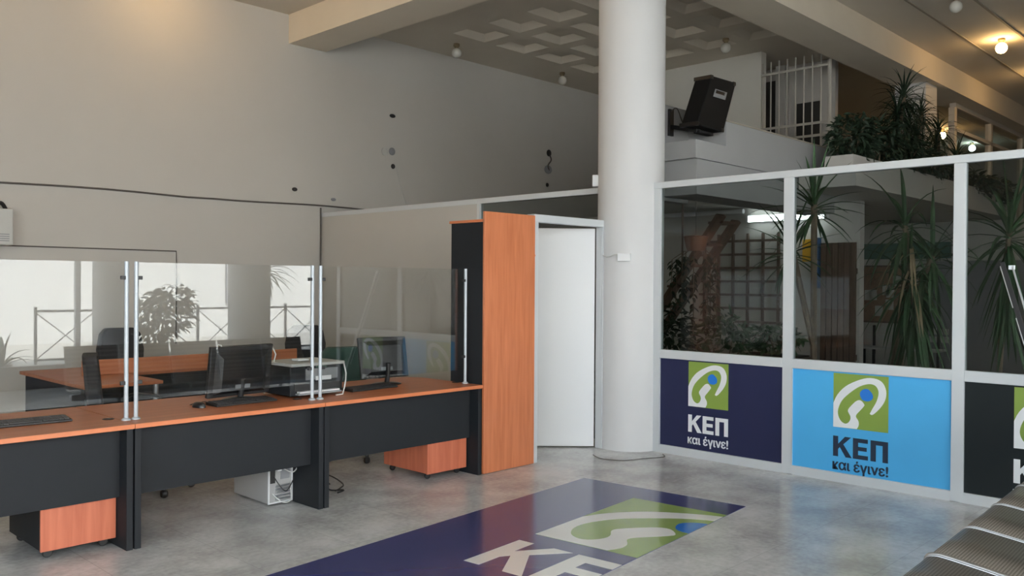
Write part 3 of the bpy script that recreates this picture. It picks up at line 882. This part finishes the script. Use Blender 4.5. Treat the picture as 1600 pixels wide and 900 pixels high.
def emblem(parent, O, U, V, s, mats, ink, text_h, gap, small_h, gap2, small=True, th=.0015, clip=None, eps=.0):
    """green square with white hand-set and blue dot, three capitals below, small line under them"""
    O, U, V = Vector(O), Vector(U), Vector(V); W = U.cross(V)
    def cl(poly):
        if clip is None: return poly
        out = []       # cut at u <= clip
        for i in range(len(poly)):
            a, b = poly[i], poly[(i + 1) % len(poly)]
            if a[0] <= clip: out.append(a)
            if (a[0] <= clip) != (b[0] <= clip):
                f = (clip - a[0]) / (b[0] - a[0]); out.append((clip, a[1] + (b[1] - a[1]) * f))
        return out
    def put(name, polys, m, lift, par):
        mb = MB(); any_ = False
        for p in polys:
            p = cl(p)
            if len(p) > 2:
                mb.prism(p, O + W * lift, U, V, W * th); any_ = True
        return mb.build(name, m, par) if any_ else None
    g = put('emblem_square', [[(0, 0), (s, 0), (s, s), (0, s)]], mats[0], 0, parent)
    put('emblem_curve', [[(a * s, b * s) for a, b in SW]], mats[1], th * .8 + eps, g)
    put('emblem_dot', [[(a * s, b * s) for a, b in BLOB]], mats[2], th * .8 + eps, g)
    adv = s / 2.62
    y = -gap - text_h
    L = []
    for k, (gl, off) in enumerate(((K_, 0), (E_, .97), (P_, 1.81))):
        for p in gl: L.append([((off + a) * adv, y + b * text_h) for a, b in p])
    put('capital_letters', L, ink, 0, parent)
    if small:
        text_mesh('slogan', '\u03ba\u03b1\u03b9 \u03ad\u03b3\u03b9\u03bd\u03b5!', ink, parent, O + V * (y - gap2 - small_h), U, V, s, small_h)

def poster(label, y_hi, y_lo, base, ink, u_off, s, th_, gap, sh, gap2, clip=None, mats=('p_green', 'p_white', 'p_blue')):
    t = thing('poster_panel', label, 'poster', (XP + .02, y_hi, .074), group='printed panels of the partition')
    w = y_hi - y_lo
    t.rotation_euler = (0, 0, 0)
    MB().box(0, .012, -w, 0, 0, Z_SILL0 - .074).build('printed_board', base, t)
    emblem(t, (-.0005, -u_off, Z_SILL0 - .074 - .012 - s), (0, -1, 0), (0, 0, 1), s, mats, ink, th_, gap, sh, gap2, clip=clip)
    return t
poster('navy panel with green square emblem and white lettering beside the column', 4.53, 3.325, 'navy', 'p_white', .30, .40, .155, .075, .10, .025)
poster('light blue panel with green square emblem and dark lettering, middle of the partition', 3.24, 2.025, 'sky_print', 'p_ink', .34, .425, .16, .07, .105, .02)
poster('near-black panel with green emblem behind the metal bench at the right frame edge', 1.945, 0.73, 'dark_print', 'p_white', .315, .42, .165, .075, .10, .02)

# floor graphic
ang = math.radians(5.2)
t = thing('floor_graphic', 'glossy navy floor graphic with green emblem and white letters in the foreground', 'floor sticker', (5.33, 4.335, 0), ang)
MB().box(-4.6, 0, -1.35, 0, .0, .003).build('vinyl_base', 'mat_navy', t)
emblem(t, (-1.47, -.63, .003), (0, -1, 0), (1, 0, 0), 1.17, ('mat_green', 'mat_white', 'mat_blue'), 'mat_white', .50, .16, .3, .1, small=False, th=.0006, clip=.72)

# ------------------------------------------------------------------ waiting bench
t = thing('waiting_bench', 'row of perforated steel waiting seats in the bottom right foreground', 'bench', (3.22, 1.205, 0), math.radians(2.6))
SWD = .56; SD = .46
def seat_prof():
    # (y, z): rolled front edge, dished seat falling back, curve up into the back
    p = [(-.025, .375), (.004, .385), (.014, .405), (.006, .425), (-.02, .434), (-.06, .434), (-.2, .415), (-.34, .395), (-.43, .40), (-.475, .44), (-.50, .5), (-.54, .66), (-.58, .82), (-.60, .845), (-.625, .84)]
    return [tuple(v[:2]) for v in catmull([(a, b, 0) for a, b in p], 4, False)]
SP = seat_prof()
for k in range(5):
    x0 = k * SWD + .012; x1 = (k + 1) * SWD - .012
    m = MB()
    tk = .004
    n = len(SP)
    for i in range(n - 1):
        (ya_, za_), (yb_, zb_) = SP[i], SP[i + 1]
        m.quad((x0, ya_, za_), (x1, ya_, za_), (x1, yb_, zb_), (x0, yb_, zb_))
    se = m.build('seat_shell', 'perf', t, smooth=True)
    so = se.modifiers.new('thickness', 'SOLIDIFY'); so.thickness = .004
    for xe in (x0, x1):
        MB().tube([(xe, a, b) for a, b in SP], .005, 8).build('edge_tube', 'chrome', se, smooth=True)
MB().box(-.02, 5 * SWD + .02, -.30, -.22, .31, .37).build('beam', 'steel', t, bevel=.006)
for xk in (0, SWD, 5 * SWD):
    m = MB().tube([(xk, a - .0, b + (.004)) for a, b in SP[6:44]], .009, 10)
    m.build('seat_rib', 'chrome', t, smooth=True)
for xk in (.45, 4 * SWD + .1):
    m = MB().tube([(xk, -.26, .32), (xk, -.26, .06)], .022, 12)
    m.tube([tuple(p) for p in catmull([(xk, .02, .018), (xk, -.1, .05), (xk, -.26, .065), (xk, -.42, .05), (xk, -.54, .018)], 5, False)], .018, 10)
    m.build('leg', 'chrome', t, smooth=True)

# leaning slender stand at the right frame edge
t = thing('folded_stand', 'slender black folded stand with bright metal edges leaning against the right pane', 'stand', (6.62, 1.24, 0))
a0, a1 = Vector((-.30, -.10, 0)), Vector((-.04, .45, 1.71))
def ln(f, dy=0.0): 
    p = a0.lerp(a1, f); return Vector((p.x, p.y + dy, p.z))
MB().bar(ln(.0), ln(1.0), .03, .012, (1, 0, 0)).build('left_leg', 'black', t, bevel=.002)
MB().bar(ln(.0, -.03), ln(.985, -.055), .012, .012, (1, 0, 0)).build('right_leg', 'steel', t, bevel=.002)
MB().tube([ln(.82, .019), ln(.985, .019)], .004, 8).build('edge_strip', 'steel', t)
MB().tube([ln(.30, .019), ln(.78, .019)], .004, 8).build('edge_strip', 'steel', t)
MB().box(-.05, -.03, .37, .41, 1.66, 1.69).build('clip', 'steel', t, bevel=.002)
# ------------------------------------------------------------------ upper level: loudspeaker, gate, planter
t = thing('loudspeaker', 'black loudspeaker tilted forward on a wall arm beside the column', 'loudspeaker', (8.05, 4.78, 3.17))
MB().prism([(-.39, .01), (.13, 0), (.39, .57), (-.11, .56)], (0, 0, 0), (1, 0, 0), (0, 0, 1), (0, .2, 0)).build('cabinet', 'speaker_black', t, bevel=.012)
MB().prism([(-.085, .345), (.155, .345), (.195, .43), (-.045, .43)], (0, -.004, 0), (1, 0, 0), (0, 0, 1), (0, .004, 0)).build('handle_plate', 'grey', t)
MB().prism([(-.04, .385), (.13, .385), (.145, .42), (-.025, .42)], (0, -.007, 0), (1, 0, 0), (0, 0, 1), (0, .004, 0)).build('handle_recess', 'black_gloss', t)
for (a, b) in ((.36, .55), (-.10, .545), (.12, .015), (-.37, .022)):
    MB().box(a - .035, a + .015, -.006, .206, b - .02, b + .02).build('corner_guard', 'black_gloss', t, bevel=.004)
t = thing('speaker_bracket', 'black wall arm with upright plate carrying the loudspeaker', 'bracket', (8.0, 5.32, 3.16))
MB().box(-.07, .01, -.03, .0, 0, .29).build('wall_plate', 'black', t, bevel=.004)
MB().bar((-.02, -.02, .10), (-.12, -.42, -.0), .06, .045).bar((-.14, -.41, -.012), (.13, -.41, -.012), .08, .03).build('arm', 'black', t, bevel=.004)
w_ = MB().tube([tuple(p) for p in catmull([(7.95, 5.31, 3.40), (8.0, 5.25, 3.46), (8.06, 5.2, 3.3), (8.12, 5.15, 3.42), (8.2, 5.10, 3.5)], 5, False)], .007, 6)
tag(w_.build('speaker_cable', 'cable_dark', smooth=True), 'loose dark cable looping behind the loudspeaker', 'cable')

t = thing('railing_gate', 'white barred railing gate at the head of the stair, beside the upper white wall', 'gate', (11.97, 5.28, 2.9))
for k in range(9):
    y = .02 + k * .129
    top = 1.97 if k else 1.86
    b_ = MB().tube([(0, y, 0), (0, y, top)], .011 if k else .028, 8)
    o = b_.build('bar' if k else 'gate_post', 'gate_paint', t, smooth=True)
for z in (1.79, .98, .80):
    MB().box(-.015, .015, 0, 1.08, z - .016, z + .016).build('rail', 'gate_paint', t)

t = thing('planter_trough', 'long white planter trough on the mezzanine edge, hidden under greenery', 'planter', (10.15, 4.2, 2.9))
pm = MB().box(0, 6.75, 0, .03, 0, .2).box(0, 6.75, .32, .35, 0, .2).box(0, .03, .03, .32, 0, .2).box(6.72, 6.75, .03, .32, 0, .2).box(.03, 6.72, .03, .32, 0, .03)
pm.build('trough', 'wall', t)
MB().box(.03, 6.72, .03, .32, .12, .16).build('soil', 'soil', t)

def blade(mb, p, d, L, w, droop, segs=6, twist=0.0):
    """one arching strap leaf from p in direction d"""
    d = Vector(d).normalized()
    s = d.cross(Vector((0, 0, 1)))
    s = s.normalized() if s.length > 1e-4 else Vector((1, 0, 0))
    if twist: s = Matrix.Rotation(twist, 3, d) @ s
    pos = Vector(p); rows = []
    for i in range(segs + 1):
        f = i / segs
        ww = w * (0.55 + 1.1 * f - 1.65 * f * f) if f < .95 else .001
        ww = max(ww, .0008)
        n = s.cross(d).normalized()
        rows.append((mb.bm.verts.new(pos - s * ww + n * ww * .35), mb.bm.verts.new(pos), mb.bm.verts.new(pos + s * ww + n * ww * .35)))
        d = (d + Vector((0, 0, -droop / segs))).normalized()
        pos = pos + d * (L / segs)
    for i in range(segs):
        a, b = rows[i], rows[i + 1]
        mb._f([a[0], a[1], b[1], b[0]]); mb._f([a[1], a[2], b[2], b[1]])

def rosette(mb, p, n, L, w, lo=-20, hi=80, droop=.9, rnd=random, up_dir=None):
    for k in range(n):
        az = 2.399963 * k + rnd.uniform(-.2, .2)
        el = math.radians(lo + (hi - lo) * ((k + .5) / n) ** .9 + rnd.uniform(-6, 6))
        d = Vector((math.cos(az) * math.cos(el), math.sin(az) * math.cos(el), math.sin(el)))
        l = L * rnd.uniform(.75, 1.1)
        q = Vector(p) + Vector((0, 0, -.12 * (1 - (k + .5) / n)))
        blade(mb, q, d, l, w * rnd.uniform(.8, 1.15), droop * rnd.uniform(.6, 1.3))

def bush(mb, c, r, n, size, rnd):
    for k in range(n):
        v = Vector((rnd.gauss(0, 1), rnd.gauss(0, 1), rnd.gauss(0, 1))).normalized() * rnd.uniform(.35, 1) ** .6
        p = Vector((c[0] + v.x * r[0], c[1] + v.y * r[1], c[2] + v.z * r[2]))
        d = Vector((v.x + rnd.uniform(-.8, .8), v.y + rnd.uniform(-.8, .8), v.z * .4 + rnd.uniform(-.7, .5))).normalized()
        blade(mb, p, d, size * rnd.uniform(.6, 1.3), size * .28, .5, 3, rnd.uniform(-1, 1))

def bushy_plant(x, y, z, r, n, size, label, m='leaf_d', group='greenery in the mezzanine planter'):
    rnd = random.Random(int(x * 100 + y * 10))
    t = thing('bushy_plant', label, 'plant', (x, y, z), group=group)
    mb = MB(); bush(mb, (0, 0, r[2] * .95), r, n, size, rnd); mb.build('foliage', m, t)
    st = MB()
    for k in range(6):
        a = rnd.uniform(0, 2 * PI)
        st.tube([(0.02 * math.cos(a), .02 * math.sin(a), 0), (r[0] * .35 * math.cos(a), r[1] * .35 * math.sin(a), r[2] * .8), (r[0] * .7 * math.cos(a), r[1] * .7 * math.sin(a), r[2] * 1.3)], [.012, .009, .004], 6)
    st.build('stems', 'trunk', t)
    return t
PZ = 3.061
bushy_plant(10.55, 4.36, PZ, (.42, .30, .30), 620, .10, 'dense dark leafy bush at the left end of the planter, next to the railing gate')
bushy_plant(11.35, 4.36, PZ, (.46, .30, .33), 640, .10, 'wide dark leafy bush under the tall spiky plant in the planter')
bushy_plant(12.25, 4.36, PZ, (.46, .30, .27), 560, .10, 'low dark leafy bush right of the tall spiky plant in the planter')
bushy_plant(13.15, 4.36, PZ, (.45, .28, .23), 460, .10, 'dark leafy bush in the planter below the far white column')
bushy_plant(14.1, 4.36, PZ, (.45, .24, .17), 320, .10, 'lowest dark leafy bush at the right end of the planter')

bushy_plant(15.2, 4.34, PZ - .12, (.5, .34, .22), 420, .12, 'trailing bush in the planter left of the right-most glass mullion')
bushy_plant(16.2, 4.34, PZ - .18, (.5, .36, .26), 460, .12, 'trailing bush seen through the top of the right pane')

def dracaena(x, y, z, heads, label, trunk_pts, L, w, n, group=None, m='leaf_d', droop=1.1, lo=-35, pot=None, trunk_r=.03):
    rnd = random.Random(int(x * 37 + y * 11))
    t = thing('dracaena', label, 'plant', (x, y, z), group=group)
    tm = MB()
    for pts in trunk_pts:
        k = len(pts)
        tm.tube([tuple(p) for p in catmull(pts, 4, False)], trunk_r, 8)
    tm.build('trunk', 'trunk', t, smooth=True)
    for h in heads:
        mb = MB(); rosette(mb, h, n, L, w, lo, 82, droop, rnd)
        mb.build('leaf_crown', m, t)
    if pot:
        MB().lathe([(pot * .72, 0.0), (pot, .32), (pot * 1.06, .32), (pot * 1.06, .36), (pot * .92, .36), (pot * .9, .30), (1e-4, .29)], (0, 0, 0), 24).build('pot', 'terracotta', t, smooth=True)
    return t
G2 = 'spiky plants in the mezzanine planter'
dracaena(11.9, 4.36, PZ, [(.3, 0, 1.08), (.12, .02, .82), (.34, -.03, .62)], 'tallest spiky plant in the planter, its crown against the long beam', [[(0, 0, 0), (.12, 0, .5), (.3, 0, 1.08)]], .46, .018, 80, G2, droop=1.6)
dracaena(12.75, 4.36, PZ, [(.12, 0, .92), (0, .03, .6)], 'spiky plant in front of the far white column, second tallest', [[(0, 0, 0), (.04, 0, .5), (.12, 0, .92)]], .38, .016, 70, G2, droop=1.7)
dracaena(13.55, 4.36, PZ, [(.05, 0, .80), (-.08, 0, .55)], 'spiky plant in the planter just right of the far white column', [[(0, 0, 0), (.05, 0, .8)]], .38, .017, 60, G2, droop=1.7)
dracaena(14.45, 4.36, PZ, [(0, 0, .48)], 'drooping spiky plant near the right end of the planter', [[(0, 0, 0), (0, 0, .48)]], .48, .02, 44, G2, droop=1.5)

# ------------------------------------------------------------------ plants and things behind the glass
G3 = 'tall potted plants behind the glass partition'
dracaena(7.62, 3.50, 0, [(.02, .02, 2.30), (.05, .25, 1.90)], 'tall potted spiky plant behind the middle pane left edge, its tips above the top rail',
         [[(0, 0, .3), (.03, .02, 1.2), (.02, .02, 2.3)], [(.02, .02, 1.0), (.04, .15, 1.5), (.05, .25, 1.9)]], .58, .026, 30, G3, 'leaf_m', .75, -35, .17)
dr2 = dracaena(7.62, 2.68, 0, [(-.02, .02, 2.06), (.06, -.18, 1.80), (.0, -.02, 1.60)], 'leaning multi-stemmed spiky plant in the centre of the middle pane',
         [[(0, .16, .3), (.02, .10, .9), (.0, -.04, 1.5), (-.02, .02, 2.06)], [(0, .22, .3), (.02, .1, 1.0), (.06, -.18, 1.8)], [(.02, .02, .3), (.03, .06, .9), (0, -.02, 1.6)]], .56, .026, 26, G3, 'leaf_m', 1.6, -60, .2, .024)
mb = MB()
rr = random.Random(5)
for k in range(46):
    a = rr.uniform(0, 2 * PI)
    blade(mb, (.0 + rr.uniform(-.05, .05), -.05 + rr.uniform(-.08, .08), rr.uniform(1.2, 1.65)), (math.cos(a) * .35, math.sin(a) * .35 - .08, -.9), rr.uniform(.5, .85), .028, .3, 5)
o = mb.build('hanging_leaves', 'leaf_m', dr2)
mb = MB()
for k in range(12):
    a = rr.uniform(0, 2 * PI)
    blade(mb, (.0, -.02, rr.uniform(1.5, 1.95)), (math.cos(a) * .6, math.sin(a) * .6, -.4), rr.uniform(.4, .6), .016, 1.2, 5)
o = mb.build('dry_leaves', 'leaf_dry', dr2); o['label'] = 'dry brown leaves'
dr3 = dracaena(7.7, 1.95, 0, [(.0, -.02, 1.98)], 'potted spiky plant behind the right pane, near the frame edge',
         [[(0, .06, .3), (.02, .04, 1.0), (0, -.02, 1.98)]], .62, .024, 36, G3, 'leaf_m', 1.1, -50, .17, .022)
mb = MB()
for k in range(34):
    a = rr.uniform(0, 2 * PI)
    blade(mb, (.0, -.02, rr.uniform(1.35, 1.9)), (math.cos(a) * .35, math.sin(a) * .35, -.9), rr.uniform(.45, .75), .024, .3, 5)
mb.build('hanging_leaves', 'leaf_m', dr3)
dracaena(7.75, 1.25, 0, [(0, 0, 1.75)], 'potted spiky plant at the right frame edge behind the bench', [[(0, 0, .3), (.02, 0, 1.0), (0, 0, 1.75)]], .6, .024, 34, G3, 'leaf_m', 1.1, -50, .17, .022)

# left pane: stair, trellis, hanging plants
t = thing('stair_flight', 'dark wooden stair stringers rising to the right behind the left pane', 'stair', (9.0, 5.9, 0))
for off, zz in ((0, 0), (.35, -.05)):
    MB().bar((off, 1.1, .055), (off, -.62, 2.36 + zz), .05, .16, (1, 0, 0)).build('stringer', 'brown_wood', t)
for k in range(9):
    f = k / 9 + .06
    MB().box(.02, .34, 1.1 - 1.72 * f - .1, 1.1 - 1.72 * f + .1, .1 + 2.28 * f, .13 + 2.28 * f).build('tread', 'brown_wood', t)
for k in range(3):
    f = .1 + k * .3
    MB().tube([(-.02, 1.1 - 1.72 * f, .1 + 2.28 * f), (-.02, 1.1 - 1.72 * f, .95 + 2.28 * f)], .012, 8).build('baluster', 'brown_wood', t)
t = thing('trellis', 'brown wooden trellis lattice on the wall behind the left pane', 'trellis', (11.93, 6.0, .9))
for k in range(6):
    MB().box(-.02, .02, .02 + k * .25, .055 + k * .25, 0, 1.42).build('upright', 'trellis', t)
for k in range(7):
    MB().box(-.045, -.02, -.02, 1.36, .06 + k * .205, .095 + k * .205).build('crossbar', 'trellis', t)
bushy_plant(10.4, 6.05, 0.0, (.5, .4, .62), 420, .14, 'dark bushy plant at the foot of the trellis', 'leaf_m', 'bushy plants behind the left pane')
bushy_plant(8.4, 5.55, 0.0, (.28, .3, .66), 360, .13, 'dark bushy plant beside the column foot, behind the left pane', 'leaf_d', 'bushy plants behind the left pane')
rnd = random.Random(11)
t = thing('hanging_vine', 'dark trailing vine hanging in front of the stair behind the left pane', 'plant', (8.6, 5.37, 1.93))
mb = MB(); st = MB()
for k in range(9):
    x, y = rnd.uniform(-.15, .2), rnd.uniform(-.28, .28)
    L = rnd.uniform(.5, 1.0)
    st.tube([(0, y * .6, 0), (x, y, -.1), (x * 1.1, y * 1.05, -L)], .005, 5)
    for j in range(int(L * 34)):
        z = -.05 - rnd.random() * L
        a = rnd.uniform(0, 2 * PI)
        blade(mb, (x, y, z), (math.cos(a), math.sin(a), -.4), .09, .028, .6, 3)
st.build('stems', 'trunk', t); mb.build('foliage', 'leaf_d', t)
MB().lathe([(.10, 0), (.14, .16), (.15, .16), (.13, .17), (1e-4, .14)], (0, 0, 0), 18).build('pot', 'terracotta', t, smooth=True)
MB().tube([(0, 0, .14), (0, 0, .79)], .004, 5).build('hanging_cord', 'cable_dark', t)
t = thing('wooden_planter', 'brown wooden planter box on the floor before the trellis wall', 'planter', (11.3, 5.3, 0))
MB().box(-.2, .2, 0, .9, 0, .55).build('box', 'brown_wood', t, bevel=.01)
MB().box(-.17, .17, .03, .87, .55, .57).build('soil', 'soil', t)
bushy_plant(11.3, 5.75, .571, (.22, .42, .22), 220, .13, 'leafy plant growing in the brown wooden planter', 'leaf_m', 'bushy plants behind the left pane')

def tube_lamp(x, y0, y1, z, label):
    t = thing('fluorescent_lamp', label, 'lamp', (x, (y0 + y1) / 2, z))
    h = (y1 - y0) / 2
    MB().box(-.02, .05, -h, h, -.03, .05).build('housing', 'white', t, bevel=.006)
    for dz in (-.015, .045):
        MB().tube([(-.05, -h + .03, dz), (-.05, h - .03, dz)], .017, 10).build('tube', 'tube', t, smooth=True)
    for s in (-h + .015, h - .015):
        MB().box(-.075, .0, s - .015, s + .015, -.035, .065).build('end_cap', 'white', t)
tube_lamp(11.91, 5.28, 6.52, 2.52, 'lit fluorescent twin-tube lamp on the wall above the trellis')
o = MB().tube([(11.9, 6.6, 2.66), (11.9, 8.7, 2.66)], .035, 10)
tag(o.build('ceiling_pipe', 'white', smooth=True), 'white horizontal pipe under the mezzanine, left of the lit tube lamp', 'pipe')
t = thing('plank_screen', 'dark brown plank screen standing against the wall corner behind the middle pane', 'screen', (11.9, 4.86, 0))
pk = MB()
for k in range(6): pk.box(-.03, .0, .005 + k * .085, .08 + k * .085, 0.02, 2.14)
pk.build('planks', 'brown_wood', t)
MB().box(0, .03, 0, .52, .5, .58).box(0, .03, 0, .52, 1.7, 1.78).build('crossbars', 'brown_wood', t)
o = MB().box(11.86, 11.95, 5.50, 5.64, 1.88, 2.2)
tag(o.build('wall_sign', 'yellow', bevel=.01), 'small yellow sign on the wall behind the middle pane', 'sign')
t = thing('post_box', 'narrow blue cabinet on the wall below the lit tube lamp', 'cabinet', (11.87, 5.40, 1.5))
MB().box(-.03, .1, 0, .10, 0, .72).build('body', 'blue_paint', t, bevel=.006)
MB().box(-.036, -.03, .01, .09, .05, .67).build('door', 'blue_paint', t)
t = thing('notice_board', 'large brown notice board on the far hall wall', 'notice board', (16.97, 6.02, .85))
MB().box(-.02, .0, 0, .78, 0, 1.05).build('board', 'cork', t)
MB().box(-.03, .028, -.03, 0, -.03, 1.08).box(-.03, .028, .78, .81, -.03, 1.08).box(-.03, .028, 0, .78, -.03, 0).box(-.03, .028, 0, .78, 1.05, 1.08).build('frame', 'trellis', t)
rr = random.Random(3)
for k in range(7):
    y, z = rr.uniform(.05, .6), rr.uniform(.05, .8)
    MB().box(-.023, -.0205, y, y + .15, z, z + .2).build('notice', 'lgrey', t)
o = MB().box(16.9, 16.99, 5.2, 6.85, 2.05, 2.35)
tag(o.build('shop_fascia', 'teal', bevel=.01), 'muted green fascia strip above the brown notice board', 'fascia')
o = MB().box(16.93, 16.99, 3.9, 5.6, 0.02, 2.0)
oo = o.build('roller_shutter', 'grey'); tag(oo, 'grey roller shutter on the far hall wall, right of the notice board', 'shutter')
t = thing('slatted_bench', 'pale slatted bench on the far hall floor behind the middle pane', 'bench', (15.6, 4.9, 0))
for k in range(4): MB().box(-.25 + k * .13, -.15 + k * .13, 0, 1.4, .42, .45).build('seat_slat', 'lgrey', t)
for k in range(2): MB().box(.28, .31, 0, 1.4, .56 + k * .14, .66 + k * .14).build('back_slat', 'lgrey', t)
for y in (.15, 1.25):
    MB().box(-.22, -.17, y - .02, y + .02, 0, .42).box(.22, .26, y - .02, y + .02, 0, .42).box(.24, .28, y - .02, y + .02, .3, .82).build('leg_frame', 'black', t)

# ------------------------------------------------------------------ what the counter glass mirrors: the street front
struct(MB().lathe([(.3, 0), (.3, 4.68)], (5.02, -2.55, 0), 40), 'column_front', 'column', smooth=True)
struct(MB().lathe([(.33, 0), (.33, 4.68)], (7.1, -2.45, 0), 40), 'column_front_right', 'column', smooth=True)
t = thing('potted_ficus', 'bushy potted fig on the pavement, mirrored in the middle counter glass', 'plant', (6.28, -3.9, -.02))
MB().lathe([(.16, 0), (.22, .32), (.23, .36), (.19, .36), (1e-4, .32)], (0, 0, 0), 24).build('pot', 'white', t, smooth=True)
mb = MB(); rnd = random.Random(21)
bush(mb, (0, 0, .98), (.52, .4, .42), 420, .15, rnd); bush(mb, (.25, 0, 1.25), (.35, .3, .25), 150, .15, rnd)
mb.build('foliage', 'leaf_d', t)
MB().tube([(0, 0, .3), (.03, 0, .7), (.08, 0, 1.1)], [.025, .02, .01], 8).build('trunk', 'trunk', t)
t = thing('palm_tree', 'slim palm on the pavement, mirrored at the right of the middle counter glass', 'palm', (8.1, -3.8, -.02))
MB().tube([(0, 0, 0), (.02, 0, 1.0), (0.03, 0, 1.72)], [.06, .045, .04], 10).build('trunk', 'trunk', t, smooth=True)
mb = MB(); rosette(mb, (.03, 0, 1.8), 46, .7, .035, -10, 80, 1.5, random.Random(4)); mb.build('fronds', 'leaf_m', t)
for k, (x, h) in enumerate(((3.72, .50), (4.22, .62))):
    t = thing('pavement_plant', ('low' if k == 0 else 'taller') + ' leafy plant on the pavement, mirrored in the leftmost counter glass', 'plant', (x, -4.1 - k * .9, -.02))
    mb = MB(); rosette(mb, (0, 0, .2), 26, h, .05, 0, 80, 1.4, random.Random(k)); mb.build('foliage', 'leaf_d', t)
    MB().lathe([(.12, 0), (.16, .22), (1e-4, .2)], (0, 0, 0), 18).build('pot', 'terracotta', t, smooth=True)
t = thing('street_railing', 'grey street railing across the pavement, mirrored in the middle counter glass', 'railing', (5.0, -6.0, -.02))
for z in (.15, 1.0): MB().box(0, 7.0, -.02, .02, z, z + .04).build('rail', 'grey', t)
for k in range(8):
    MB().box(k * .98, k * .98 + .04, -.025, .025, 0, 1.1).build('post', 'grey', t)
    if k < 7:
        MB().bar((k * .98 + .02, 0, .17), (k * .98 + 1.0, 0, 1.0), .015, .015).bar((k * .98 + .02, 0, 1.0), (k * .98 + 1.0, 0, .17), .015, .015).build('cross_bracing', 'grey', t)
# E
